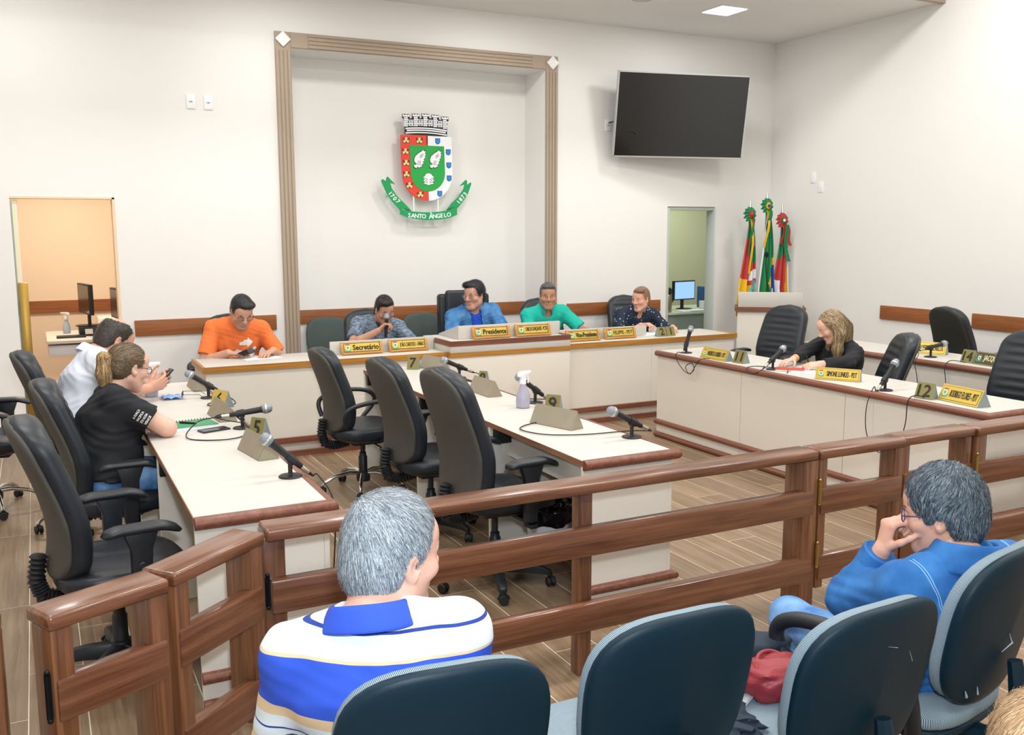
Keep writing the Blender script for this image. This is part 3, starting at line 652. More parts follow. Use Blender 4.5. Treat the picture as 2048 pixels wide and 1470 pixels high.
# right rows (face -x)
swivel_chair('empty ribbed black chair beside the blond woman, before the lectern', (5.86, 6.45), PI+.22, 1.10, .47, base_rot=.2)
swivel_chair('empty ribbed black chair right of the blond woman', (5.31, 4.84), PI-.60, 1.05, .45, armz=.05, base_rot=.4)
swivel_chair('empty ribbed black chair cut by the right edge behind its desk', (5.66, 3.95), PI+.08, 1.12, .47, base_rot=.9)
swivel_chair('black chair turned away with plain dark back, against the right wall boards', (7.53, 5.66), -.18, 1.10, .47, back_m=M_vinyld, base_rot=.9)
# presiding row (face -y)
swivel_chair('dark chair behind the man in the orange shirt', (1.42, 8.23), -R90-.25, 1.06, .45, ribs=False)
swivel_chair('dark chair behind the man speaking into a microphone', (2.76, 8.30), -R90-.05, 1.05, .45, ribs=False)
swivel_chair('dark chair behind the man in the turquoise polo shirt', (4.66, 8.36), -R90-.1, 1.08, .46, ribs=False)
swivel_chair('black leather chair behind the man in the dotted navy shirt', (5.70, 8.34), -R90-.15, 1.08, .46, ribs=True)
# the president's tall square-shouldered chair
def tall_chair():
    t = thing('executive_chair', 'tall square-topped dark leather chair behind the man in blue', 'chair', (3.83, 8.42, 0), -R90-.12)
    MB().box(-.33, -.22, -.27, .27, .45, 1.165, roty(-.06)).build('back_frame', M_leath, t, bevel=.035, seg=4, world=False)
    MB().box(-.24, -.17, -.205, .205, .47, 1.20, roty(-.06)).build('back_cushion', M_leath, t, bevel=.03, seg=4, world=False)
    MB().box(-.24, .27, -.26, .26, .40, .50).build('seat', M_leath, t, bevel=.04, seg=4, world=False)
    for s in (-1, 1): MB().box(-.2, .2, s*.31-.035, s*.31+.035, .63, .67).box(-.02, .06, s*.31-.02, s*.31+.02, .42, .64).build('armrest', M_plast, t, bevel=.012, seg=3, world=False)
    MB().lathe([(.03, .1), (.03, .4)], 14).build('gas_column', M_plast, t, world=False)
    for k in range(5):
        a = 2*PI*k/5; c, s = math.cos(a), math.sin(a)
        MB().tube([(.03*c, .03*s, .1), (.29*c, .29*s, .07)], [.026, .018], 8).build('star_leg', M_plast, t, world=False); caster(t, .285*c, .285*s, a)
tall_chair()
# grey fixed chairs along the niche
M_greyf = mat('grey_green_fabric', '4E5A57', 0.9, noise=.12, nscale=120, bump=.1, bscale=500)
def round_pad(w_, h_, th, curve, n=40, m=12, pw=3.2, taper=0.0):
    """rounded-rectangle pad in local yz, thickness along x"""
    mb = MB()
    def fn(u, v):
        a = 2*PI*u-PI/2; ph = (v-.5)*PI; c, s = math.cos(a), math.sin(a); k = (abs(c)**pw+abs(s)**pw)**(-1/pw)
        r = math.cos(ph)**.35 if 0 < v < 1 else 0.0
        y = w_/2*c*k*r; z = h_/2*s*k*r; y *= 1+taper*z/h_
        return (th/2*np.sign(math.sin(ph))*abs(math.sin(ph))**.6+curve*(y/(w_/2))**2, y, z)
    mb.grid(fn, n, m, True); return mb
def fixed_chair(label, loc, rz):
    t = thing('visitor_chair', label, 'chair', (loc[0], loc[1], 0), rz, 'grey visitor chairs in the niche')
    b = round_pad(.45, .40, .06, .03); b.v = [tuple(rotx(0) @ np.array(p)+np.array((-.23-.12*(p[2]+.2), 0, .725))) for p in b.v]; b.build('backrest', M_greyf, t, world=False, ang=70)
    b = round_pad(.47, .45, .07, 0); b.v = [(p[2]+.02, p[1], p[0]+.44) for p in b.v]; b.build('seat', M_greyf, t, world=False, ang=70)
    for s in (-1, 1):
        MB().tube([(-.27, s*.19, .8), (-.22, s*.2, .44), (-.26, s*.21, .01)], .012, 8).build('leg', M_plast, t, world=False)
        MB().tube([(.2, s*.2, .41), (.24, s*.21, .01)], .012, 8).build('leg', M_plast, t, world=False)
    MB().tube([(-.22, -.2, .41), (.2, -.2, .41)], .01, 8).tube([(-.22, .2, .41), (.2, .2, .41)], .01, 8).build('seat_frame', M_plast, t, world=False)
fixed_chair('grey-green fabric chair left of the man speaking into a microphone', (2.58, 8.95), -R90)
fixed_chair('grey-green fabric chair right of the man speaking into a microphone', (3.59, 8.95), -R90)

# ------------------------------------------------------------------ audience chairs (face +y)
def stripe_fabric(arc):
    g = NT('striped_grey_fabric'); c = g.coord('Object'); sp = g.n('ShaderNodeSeparateXYZ'); g.l(c, sp.inputs[0])
    at = g.n('ShaderNodeAttribute'); at.attribute_name = 'arc'; src = at.outputs['Fac'] if arc else sp.outputs['Y']
    mu = g.n('ShaderNodeMath', operation='MULTIPLY'); mu.inputs[1].default_value = 1700; g.l(src, mu.inputs[0]); sn = g.n('ShaderNodeMath', operation='SINE'); g.l(mu.outputs[0], sn.inputs[0])
    mr = g.n('ShaderNodeMapRange'); mr.inputs['From Min'].default_value = -.35; mr.inputs['From Max'].default_value = .35; g.l(sn.outputs[0], mr.inputs['Value'])
    mx = g.n('ShaderNodeMix', data_type='RGBA'); mx.inputs['A'].default_value = lin('3F525E'); mx.inputs['B'].default_value = lin('A0B2BC'); g.l(mr.outputs[0], mx.inputs['Factor']); g.l(mx.outputs['Result'], g.b.inputs['Base Color']); g.b.inputs['Roughness'].default_value = .9
    return g.m
M_strp = stripe_fabric(True); M_strs = stripe_fabric(False)
def arc_attr(o, n, per):
    me = o.data; a = me.attributes.new('arc', 'FLOAT', 'POINT'); a.data.foreach_set('value', [(i % n)/n*per for i in range(len(me.vertices))])
def shell_scuffed():
    g = NT('dark_blue_shell'); c = g.coord('Object'); nz = g.n('ShaderNodeTexNoise'); nz.inputs['Scale'].default_value = 9; nz.inputs['Detail'].default_value = 8; g.l(c, nz.inputs['Vector'])
    mp = g.n('ShaderNodeMapping'); mp.inputs['Rotation'].default_value = (.4, .6, .2); mp.inputs['Scale'].default_value = (3, 3, 70); g.l(c, mp.inputs['Vector'])
    n2 = g.n('ShaderNodeTexNoise'); n2.inputs['Scale'].default_value = 1.2; n2.inputs['Detail'].default_value = 2; g.l(mp.outputs[0], n2.inputs['Vector'])
    mr = g.n('ShaderNodeMapRange'); mr.inputs['From Min'].default_value = .72; mr.inputs['From Max'].default_value = .80; g.l(n2.outputs['Fac'], mr.inputs['Value'])
    mr2 = g.n('ShaderNodeMapRange'); mr2.inputs['From Min'].default_value = .52; mr2.inputs['From Max'].default_value = .68; g.l(nz.outputs['Fac'], mr2.inputs['Value'])
    ml = g.n('ShaderNodeMath', operation='MULTIPLY'); g.l(mr.outputs[0], ml.inputs[0]); g.l(mr2.outputs[0], ml.inputs[1])
    mx = g.n('ShaderNodeMix', data_type='RGBA'); mx.inputs['A'].default_value = lin('042330'); mx.inputs['B'].default_value = lin('3E5E6E'); g.l(ml.outputs[0], mx.inputs['Factor']); g.l(mx.outputs['Result'], g.b.inputs['Base Color'])
    g.b.inputs['Roughness'].default_value = .5; g.b.inputs['Specular IOR Level'].default_value = .3
    b2 = g.n('ShaderNodeTexNoise'); b2.inputs['Scale'].default_value = 700; g.l(c, b2.inputs['Vector']); bp = g.n('ShaderNodeBump'); bp.inputs['Strength'].default_value = .12; bp.inputs['Distance'].default_value = .002; g.l(b2.outputs['Fac'], bp.inputs['Height']); g.l(bp.outputs[0], g.b.inputs['Normal'])
    return g.m
M_shell = shell_scuffed(); M_scuff = mat('white_scuff', 'A8C0CC', .7)
def audience_chair(label, loc, rz, zt=.93, arms=False, scuffs=()):
    t = thing('audience_chair', label, 'chair', (loc[0], loc[1], 0), rz, 'audience chairs in the front row')   # local faces +x
    hh = .46; zc = zt-hh/2; tl = .20
    def place(b, dx): b.v = [tuple(np.array((p[0]+dx-.24-tl*(p[2]), p[1], p[2]+zc))) for p in b.v]; return b
    place(round_pad(.465, hh, .05, .035, 56, 14, 3.0, .10), 0).build('back_shell', M_shell, t, world=False, ang=70)
    bc_ = place(round_pad(.455, hh-.012, .06, .035, 56, 14, 3.0, .10), .030).build('back_cushion', M_strp, t, world=False, ang=70)
    arc_attr(bc_, 56, 1.66)
    b = round_pad(.475, .45, .075, 0, 48, 12, 3.2); b.v = [(p[2]+.03, p[1], p[0]+.445) for p in b.v]; b.build('seat_cushion', M_strs, t, world=False, ang=70)
    b = round_pad(.46, .44, .04, 0, 40, 10, 3.2); b.v = [(p[2]+.03, p[1], p[0]+.405) for p in b.v]; b.build('seat_shell', M_shell, t, world=False, ang=70)
    MB().tube([(-.02, 0, .385), (-.20, 0, .37), (-.29, 0, .40), (-.30, 0, .50), (-.275, 0, .62)], [.03, .032, .034, .032, .02], 8).build('back_bracket', M_shell, t, world=False)
    MB().lathe([(.028, .10), (.028, .38)], 14).build('column', M_plast, t, world=False)
    for k in range(4):
        a = PI/4+k*PI/2; c, s = math.cos(a), math.sin(a)
        MB().tube([(.02*c, .02*s, .10), (.26*c, .26*s, .035), (.285*c, .285*s, .012)], [.028, .02, .014], 8).build('leg', M_plast, t, world=False)
    if arms:
        for s in arms: MB().tube(smooth_path([(-.12, s*.22, .40), (-.12, s*.27, .56), (-.06, s*.28, .645), (.08, s*.285, .66), (.22, s*.28, .645), (.29, s*.275, .60), (.28, s*.27, .53), (.18, s*.24, .42)], 6), .023, 12).build('armrest', M_plast, t, world=False)
    for (y, z, L, a, w_) in scuffs:
        x = -.24-tl*(z-zc)-.026+.035*(y/.23)**2
        MB().tube([(x, y, z), (x-tl*L*.5*math.sin(a), y+L*.5*math.cos(a), z+L*.5*math.sin(a)), (x-tl*L*math.sin(a), y+L*math.cos(a), z+L*math.sin(a))], [w_, w_*.7, w_*.3], 5).build('scuff_mark', M_scuff, t, world=False)
    return t
audience_chair('dark blue audience chair under the grey-haired man in the striped polo', (.72, 1.90), R90-.12, .925, arms=(1,))
audience_chair('empty dark blue audience chair between the grey-haired man and the red bag', (1.275, 1.90), R90-.02, .925)
audience_chair('scuffed dark blue audience chair holding the red bag', (1.73, 1.75), R90+.04, .91, scuffs=[(.05, .56, .07, .4, .0008), (-.1, .74, .05, 1.0, .0007), (-.02, .8, .04, .3, .0007)])
audience_chair('dark blue audience chair with arms under the woman in denim', (2.25, 1.80), R90+.20, .945, arms=(1, -1), scuffs=[(-.02, .66, .05, .8, .0022), (-.03, .655, .06, -.2, .002), (.14, .535, .03, .9, .004), (.09, .53, .035, 1.0, .003)])
# ------------------------------------------------------------------ name plates, number blocks
M_bronze = mat('plate_bronze', '9C927E', 0.5, .25, noise=.12, nscale=14); M_tentend = mat('plate_end_grey', '8E9A9C', .5, .2)
M_goldp = mat('plate_gold', 'CDB04A', .38, .35, noise=.06, nscale=20); M_ink = mat('plate_ink', '1B1A12', .6); M_oakf = wood('plate_oak', 'A8712A', 'D09A48', 'x', .4)
M_em1 = mat('emblem_green', '3FA07A', .5); M_em2 = mat('emblem_pale', 'C9E0D0', .5); M_em3 = mat('emblem_red', 'B5523C', .5)
def emblem(t, o, ex, ey, n, s, par):
    def P(pts, d): return [np.array(o)+np.array(ex)*a*s+np.array(ey)*b*s+np.array(n)*d for a, b in pts]
    def slab(name, pts, d, m):
        a = P(pts, d); b_ = P(pts, d+.0008); k = len(pts); MB().add(a+b_, [tuple(range(k)), tuple(range(2*k-1, k-1, -1))]+[(i, (i+1) % k, k+(i+1) % k, k+i) for i in range(k)]).build(name, m, par, world=False)
    slab('emblem_ribbon', [(-1, -.3), (-.8, -.35), (-.45, -.75), (.45, -.75), (.8, -.35), (1, -.3), (.6, -1), (-.6, -1)], .0003, M_em1)
    slab('emblem_shield', [(-.5, .55), (.5, .55), (.5, -.2), (.25, -.55), (0, -.65), (-.25, -.55), (-.5, -.2)], .0006, M_em2)
    slab('emblem_heart', [(-.28, .3), (.28, .3), (.28, -.15), (0, -.4), (-.28, -.15)], .0014, M_em1)
    slab('emblem_crown', [(-.5, .65), (-.55, 1), (-.2, .9), (0, 1.05), (.2, .9), (.55, 1), (.5, .65)], .0006, M_em3)
def tent(name, label, P, Q, txt=None, h=.088, d=.092, group='tent-shaped name plates on the desks', show=True, dark=False, z=.7505, number=False, frontflip=False):
    """tent plate whose front bottom edge runs P->Q; front faces the right-hand side of Q-P reversed so that P is the left end seen from the front"""
    P = np.array(P, float); Q = np.array(Q, float); L = np.linalg.norm(Q-P); ex = (Q-P)/L
    t = thing(name, label, 'number block' if number else 'name plate', ((P[0]+Q[0])/2, (P[1]+Q[1])/2, z), math.atan2(ex[1], ex[0]), group)
    # local: x along, front faces -y, front bottom edge at y=0
    MB().prism([(0, 0), (d, 0), (d/2, h)], -L/2, L/2, 'x').build('body', M_bronze if not show else M_tentend, t, world=False, bevel=.0015, seg=1)
    n = nrm((0, -h, d/2)); up = nrm((0, d/2, h)); S = math.hypot(d/2, h); c = np.array((0, d/4, h/2))+n*.0006
    if show:
        def quad(nm, w_, hh, off, m):
            o = c+n*off; vs = [o+np.array((a*w_/2, 0, 0))+up*b*hh/2+n*k for k in (0, .0008) for a, b in ((-1, -1), (1, -1), (1, 1), (-1, 1))]
            MB().add(vs, [(0, 3, 2, 1), (4, 5, 6, 7), (0, 1, 5, 4), (1, 2, 6, 5), (2, 3, 7, 6), (3, 0, 4, 7)]).build(nm, m, t, world=False)
        quad('face', L*.985, S*.93, 0, M_goldp if not dark else mat('plate_olive', '7F7740', .45, .2)); 
        if not number: quad('border_line', L*.93, S*.78, .0009, M_ink); quad('field', L*.918, S*.74, .0018, M_goldp if not dark else mat('plate_olive_dark', '4A4630', .45, .2))
        mb = MB(); ink = M_ink if not dark or number else mat('plate_cream_ink', 'D9CF9A', .5)
        if number: put_text(mb, txt, S*.98, c+n*.0022, (1, 0, 0), up, .0022, L*.72)
        else:
            emblem(t, c+n*.0026-np.array((L*.37, 0, 0)), (1, 0, 0), up, n, S*.26, t)
            put_text(mb, txt, S*.56, c+n*.0032+np.array((L*.09, 0, 0)), (1, 0, 0), up, .0012, L*.66)
        mb.build('lettering', ink, t, world=False)
    else:
        # plain rear side; the written face looks the other way
        vs = [c-n*.0 + np.array((a*L*.49, 0, 0))+up*b*S*.46+n*k for k in (0, .0008) for a, b in ((-1, -1), (1, -1), (1, 1), (-1, 1))]
        MB().add(vs, [(0, 3, 2, 1), (4, 5, 6, 7), (0, 1, 5, 4), (1, 2, 6, 5), (2, 3, 7, 6), (3, 0, 4, 7)]).build('rear_face', M_bronze, t, world=False)
    return t
GN = 'number blocks on the desks'
# left row: plain backs towards the camera (front edge as seen = rear side)
tent('name_plate', 'bronze tent name plate seen from behind, nearest on the left desk', (.80, 4.49), (.84, 4.20), show=False, h=.10, d=.10)
tent('name_plate', 'bronze tent name plate seen from behind, beside the green notebook', (.815, 5.46), (.835, 5.17), show=False, h=.10, d=.10)
tent('name_plate', 'bronze tent name plate seen from behind, at the far end of left desk', (.855, 6.55), (.86, 6.26), show=False, h=.10, d=.10)
tent('number_block', 'small number five block behind the nearest left name plate', (.90, 4.735), (.955, 4.66), '5', d=.07, h=.10, number=True, dark=True, group=GN)
tent('number_block', 'small orange-gold number block standing behind the second left name plate', (.87, 5.70), (.93, 5.58), '6', d=.075, h=.10, number=True, group=GN)
tent('name_plate', 'bronze tent name plate seen from behind, nearest on the middle desk', (2.33, 4.40), (2.42, 4.11), show=False, h=.10, d=.10)
tent('name_plate', 'bronze tent name plate seen from behind, beside the far microphone on middle desk', (2.455, 5.49), (2.46, 5.19), show=False, h=.10, d=.10)
tent('name_plate', 'bronze tent name plate mostly hidden behind the empty chair at middle desk', (2.545, 6.60), (2.60, 6.32), show=False, h=.10, d=.10)
tent('number_block', 'number seven block at the far end of the middle desk', (2.43, 6.55), (2.50, 6.50), '7', h=.10, d=.08, number=True, dark=True, group=GN)
tent('number_block', 'number nine block behind the nearest name plate on the middle desk', (2.53, 4.60), (2.585, 4.53), '9', h=.105, d=.075, number=True, dark=True, group=GN)
tent('number_block', 'small bronze number block behind the far middle name plate', (2.585, 5.63), (2.62, 5.58), '8', h=.10, d=.075, number=True, dark=True, group=GN)
# right row, written sides towards the hall
tent('name_plate', 'gold name plate at far left end of right desk, before number eleven', (4.785, 6.07), (4.80, 5.77), 'MAURICIO LOUREIRO - PDT')
tent('name_plate', 'gold name plate turned to the hall in front of the blond woman', (4.79, 4.80), (4.95, 4.545), 'SIMONE LUNKES - PDT', h=.085, d=.06)
tent('name_plate', 'gold name plate at the near corner of the right desk', (4.86, 3.86), (4.83, 3.56), 'RODRIGO FLORES - PDT', h=.10, d=.11)
tent('number_block', 'number eleven block beside the far gold plate on the right desk', (4.83, 5.72), (4.845, 5.61), '11', d=.08, h=.10, number=True, dark=True, group=GN)
tent('number_block', 'number twelve block near the near corner of the right desk', (4.79, 3.97), (4.81, 3.86), '12', d=.09, h=.10, number=True, dark=True, group=GN)
tent('name_plate', 'gold name plate on the rear right desk behind a microphone', (6.53, 5.50), (6.64, 5.22), 'PROFESSOR CARLOS', h=.10)
tent('number_block', 'number fourteen block on the rear right desk', (6.42, 4.91), (6.42, 4.80), '14', d=.08, h=.10, number=True, dark=True, group=GN)
tent('name_plate', 'dark name plate beside number fourteen on the rear right desk', (6.41, 4.785), (6.39, 4.49), 'JACQUELINE', dark=True, h=.10)
tent('number_block', 'number two block on the right wing of the presiding bench', (5.375, 7.45), (5.47, 7.45), '2', d=.08, h=.092, number=True, dark=True, group=GN)
tent('number_block', 'number one block next to number two on the presiding bench', (5.48, 7.45), (5.575, 7.45), '1', d=.08, h=.092, number=True, dark=True, group=GN)
# framed plates on the presiding bench
def framed(label, x0, x1, y, z, txt, bold, h=.105):
    t = thing('framed_name_plate', label, 'name plate', ((x0+x1)/2, y, z), 0, 'oak framed plates on the presiding bench'); L = x1-x0; R_ = rotx(-.30)
    MB().box(-L/2, L/2, 0, .012, 0, h, R_).build('oak_back', M_oakf, t, bevel=.002, world=False)
    for s in (-1, 1): MB().box(s*L/2-.012, s*L/2+.012, -.008, .012, -.002, h+.004, R_).build('oak_side', M_oakf, t, bevel=.002, world=False)
    MB().box(-L/2, L/2, -.014, 0, 0, .02, R_).build('oak_lip', M_oakf, t, bevel=.002, world=False)
    MB().box(-L/2+.012, L/2-.012, -.003, 0, .022, h-.006, R_).build('border_line', M_ink, t, world=False)
    MB().box(-L/2+.017, L/2-.017, -.004, 0, .027, h-.011, R_).build('field', M_goldp, t, world=False)
    n = R_ @ np.array((0, -1, 0)); up = R_ @ np.array((0, 0, 1)); c = R_ @ np.array((0, -.0048, .0255+(h-.037)/2))
    emblem(t, c-np.array((L*.36, 0, 0)), (1, 0, 0), up, n, .033, t); mb = MB()
    put_text(mb, txt, .062 if bold else .05, c+n*.0008+np.array((L*.10, 0, 0)), (1, 0, 0), up, .0022 if bold else .0008, L*.66); mb.build('lettering', M_ink, t, world=False)
framed('oak framed plate reading Secretario on the presiding bench', 2.24, 2.58, 7.55, .752, 'Secretário', True)
framed('oak framed plate between the Secretario plate and the raised centre', 2.66, 2.99, 7.55, .752, 'JOÃO CARDOSO - UNIÃO', False)
framed('oak framed plate reading Presidente on the raised centre of bench', 3.36, 3.70, 7.365, .845, 'Presidente', True)
framed('oak framed plate right of the Presidente plate on raised centre', 3.78, 4.11, 7.365, .845, 'CARLOS GONÇALVES - PCTB', False)
framed('oak framed plate reading Vice-Presidente on the right wing', 4.37, 4.71, 7.48, .752, 'Vice-Presidente', True)
framed('oak framed plate right of the Vice-Presidente plate', 4.80, 5.13, 7.50, .752, 'FELIPPE - PDT', False)

# ------------------------------------------------------------------ microphones
M_mic = mat('mic_black', '18191B', .5); M_grid = mat('mic_grille', '9AA0A8', .45, .8, bump=.6, bscale=900); M_cable = mat('cable_black', '141516', .5); M_conn = mat('mic_connector', 'B9B3A4', .3, .8)
def mic_body(t, o, dirv, par=None):
    """hand microphone, o = clip point, dirv towards the grille"""
    d = nrm(dirv); o = np.array(o, float); q = Vector(d).to_track_quat('Z', 'Y').to_matrix(); M = np.array(q); par = par or t
    MB().lathe([(.010, -.085), (.0125, -.08), (.0155, .02), (.0165, .075), (.0195, .082), (.0195, .086)], 16, o, M).build('handle', M_mic, par, world=False)
    MB().lathe([(.0195, .084), (.0245, .092), (.0255, .104), (.0235, .122), (.016, .133), (.002, .137)], 18, o, M).build('grille', M_grid, par, world=False)
    MB().lathe([(.0265, .100), (.0272, .104), (.0265, .108)], 18, o, M).build('grille_band', M_alum, par, world=False)
    MB().lathe([(.0095, -.125), (.0105, -.12), (.0105, -.085)], 12, o, M).build('plug', M_conn, par, world=False)
    MB().lathe([(.004, -.15), (.0085, -.125)], 10, o, M).build('strain_relief', M_mic, par, world=False)
    return o-d*.15
def desk_mic(label, x, y, az, el, cable=None, z=.7505):
    t = thing('desk_microphone', label, 'microphone', (x, y, z), 0, 'grey-headed microphones on desk stands')
    MB().lathe([(.048, 0), (.05, .003), (.046, .007), (.014, .011), (.010, .014)], 24).build('stand_base', M_mic, t, world=False)
    d = np.array((math.cos(az)*math.cos(el), math.sin(az)*math.cos(el), math.sin(el)))
    MB().lathe([(.0095, .012), (.0095, .06)], 12).lathe([(.013, -.012), (.013, .012)], 12, (0, 0, .066), rotz(az) @ rotx(PI/2)).build('stand_post', M_mic, t, world=False)
    o = np.array((0, 0, .082)); q = np.array(Vector(d).to_track_quat('Z', 'Y').to_matrix())
    MB().lathe([(.018, -.03), (.0195, 0), (.019, .012)], 14, o+d*.0, q).build('clip', M_mic, t, world=False)
    tail = mic_body(t, o+d*.02, d)
    if cable:
        pts = [tail]+[np.array(p)-np.array((x, y, z)) for p in cable]
        MB().tube(smooth_path(pts), .0032, 6).build('cable', M_cable, t, world=False)
desk_mic('microphone nearest on the left desk, tilted towards the empty chair', .905, 3.87, PI-.1, .75, [(1.02, 3.85, .745), (1.07, 3.80, .62), (1.05, 3.78, .3), (1.02, 3.8, .05)])
desk_mic('microphone lying level on its stand, middle of the left desk', .92, 4.97, -.15, .12, [(.70, 5.0, .80), (.62, 4.82, .757), (.80, 4.70, .757), (.93, 4.84, .76), (.88, 5.02, .82), (.80, 5.08, .80), (.93, 5.1, .757), (.975, 5.2, .752)])
desk_mic('microphone farthest on the left desk, behind the folded glasses', .91, 5.99, PI-.1, .6, [(1.0, 5.85, .78), (1.02, 5.7, .757), (.93, 5.62, .757), (.86, 5.72, .757), (.95, 5.86, .757)])
desk_mic('microphone nearest on the middle desk, its cable curled behind', 2.615, 3.84, PI-.05, .48, [(2.72, 3.86, .77), (2.66, 3.95, .757), (2.42, 3.98, .757), (2.24, 4.08, .757), (2.20, 4.26, .757), (2.38, 4.36, .757), (2.6, 4.32, .757)])
desk_mic('microphone half hidden behind the spray bottle on the middle desk', 2.635, 4.90, PI-.1, .65, [(2.72, 4.88, .78), (2.73, 4.95, .757), (2.6, 5.05, .757)])
desk_mic('microphone farthest on the middle desk with coiled cable', 2.615, 5.99, PI, .42, [(2.74, 5.95, .78), (2.72, 5.75, .757), (2.6, 5.8, .757), (2.5, 6.0, .80), (2.52, 6.12, .78), (2.62, 6.1, .757), (2.6, 5.9, .757), (2.66, 5.7, .757)])
desk_mic('upright microphone at the far end of the right desk', 4.865, 6.35, 0, 1.25, [(4.80, 6.36, .76), (4.715, 6.3, .74), (4.70, 6.2, .66), (4.70, 6.1, .62), (4.70, 6.03, .66), (4.70, 6.06, .71), (4.70, 6.14, .67), (4.705, 6.08, .62), (4.72, 5.99, .74), (4.80, 5.95, .757)])
desk_mic('microphone pointing at the blond woman on the right desk', 4.845, 5.28, .15, .55, [(4.74, 5.27, .76), (4.70, 5.33, .72), (4.70, 5.40, .74), (4.76, 5.44, .757), (4.86, 5.40, .757), (4.9, 5.2, .757), (4.80, 5.08, .757)])
desk_mic('microphone nearest on the right desk with cable looping down its front', 4.845, 4.24, .1, .78, [(4.75, 4.245, .78), (4.70, 4.25, .66), (4.695, 4.24, .5), (4.70, 4.18, .40), (4.70, 4.10, .385), (4.70, 3.99, .46), (4.70, 3.945, .60), (4.70, 3.935, .74), (4.74, 3.92, .775), (4.83, 3.90, .757)])
desk_mic('microphone on the rear right desk in front of a gold plate', 6.455, 5.21, -.2, .2, [(6.30, 5.2, .78), (6.24, 5.18, .72), (6.24, 5.15, .60), (6.25, 5.12, .35), (6.3, 5.1, .1)])
cb = MB().tube(smooth_path([(6.42, 4.86, .753), (6.30, 4.90, .77), (6.24, 4.90, .72), (6.235, 4.88, .6), (6.24, 4.86, .3), (6.26, 4.86, .02)]), .0032, 6).build('cable', M_cable)
tag(cb, 'thin black cable hanging down the front of the rear right desk', 'cable')

# ------------------------------------------------------------------ small things on the desks
def spray(label, x, y, z, rz, h=1.0, tint='B9B6C8'):
    t = thing('spray_bottle', label, 'bottle', (x, y, z), rz, 'spray bottles')
    b = MB().lathe([(.034*h, 0), (.04*h, .006), (.042*h, .04), (.04*h, .075), (.03*h, .10), (.02*h, .125), (.0155, .15)], 24); b.build('bottle', mat('milky_plastic_'+tint, tint, .3, trans=.25), t, world=False)
    MB().lathe([(.019, .142), (.019, .172), (.015, .178)], 16).build('collar', M_white, t, world=False)
    MB().prism([(-.035, .205), (-.04, .188), (-.012, .176), (.012, .176), (.03, .19), (.055, .196), (.062, .2), (.062, .214), (-.02, .216)], -.012, .012, 'y').build('spray_head', M_white, t, bevel=.004, world=False)
    MB().prism([(.03, .19), (.042, .192), (.05, .165), (.047, .14), (.041, .14), (.042, .165)], -.005, .005, 'y').build('trigger', M_white, t, bevel=.002, world=False)
spray('milky spray bottle with white trigger standing on the middle desk', 2.50, 4.80, .7505, .35)
spray('spray bottle beside the ponytailed woman, partly behind her face', .60, 6.22, .7505, .2)
nb = thing('notebook', 'green spiral notebook in front of the ponytailed woman', 'notebook', (.67, 5.12, .7505), .14)
MB().box(-.13, .13, -.085, .085, 0, .018).build('pages', mat('paper_white', 'F1F3F8', .8), nb, world=False)
MB().box(-.132, .132, -.088, .088, .0185, .021).build('cover', mat('notebook_green', '2E8A57', .45), nb, bevel=.001, world=False)
mb = MB(); put_text(mb, 'A', .05, (.03, -.01, .0215), (1, 0, 0), (0, 1, 0), .001); mb.build('cover_mark', M_white, nb, world=False)
for k in range(16): MB().tube([(-.12+k*.016, .08, .012), (-.12+k*.016, .095, .02), (-.12+k*.016, .085, .026), (-.12+k*.016, .078, .019)], .0016, 5).build('spiral_ring', M_mic, nb, world=False)
pn = MB().tube([(.63, 5.15, .777), (.70, 5.085, .777)], [.006, .005], 8).tube([(.70, 5.085, .777), (.705, 5.08, .777)], [.003, .001], 8).build('pen', M_mic); tag(pn, 'black pen lying on the green notebook', 'pen')
def phone(label, loc, M, w_=.074, L=.15):
    t = thing('smartphone', label, 'phone', loc)
    MB().box(-w_/2, w_/2, -L/2, L/2, -.004, .004, M).build('case', mat('phone_dark', '2B3140', .35), t, bevel=.002, world=False)
    MB().box(-w_/2+.003, w_/2-.003, -L/2+.004, L/2-.004, .004, .0046, M).build('screen', mat('phone_screen', '0E1014', .08), t, world=False); return t
phone('dark smartphone lying flat beside the green notebook', (.775, 4.98, .7552), rotz(-1.25))
def specs(name, label, o, M, fold=False, wide=.135, m=None, top=True, par=None):
    m = m or mat('spectacle_frame', '22242A', .35); t = thing(name, label, 'glasses', o) if top else None
    p = par if par else t; f_ = lambda v: M @ np.array(v)
    for s in (-1, 1):
        c = s*wide*.25; MB().tube([f_((c+.026*math.cos(a)*1.0, 0, .018*math.sin(a))) for a in np.linspace(0, 2*PI, 17)], .0018, 6, False).build('rim', m, p, world=False)
        lens = [f_((c+.025*math.cos(a), .0, .017*math.sin(a))) for a in np.linspace(0, 2*PI, 16, endpoint=False)]
        MB().add(lens+[q+M @ np.array((0, .001, 0)) for q in lens], [tuple(range(16)), tuple(range(31, 15, -1))]+[(i, (i+1) % 16, 16+(i+1) % 16, 16+i) for i in range(16)]).build('lens', mat('lens_glass', 'E8F0F4', .05, trans=1.0, alpha=.25), p, world=False)
        MB().tube([f_((s*wide*.44, 0, .006)), f_((s*wide*.5, -.012, .008)), f_((s*wide*.52, -.10, .006)), f_((s*wide*.5, -.135, -.02))], .0018, 6).build('temple', m, p, world=False)
    MB().tube([f_((-.012, 0, .004)), f_((0, .003, .008)), f_((.012, 0, .004))], .0016, 6).build('bridge', m, p, world=False); return t
specs('eyeglasses', 'folded-open black eyeglasses lying on the left desk', (.765, 6.06, .775), rotz(-PI/2-.2+PI))
mk_ = MB()
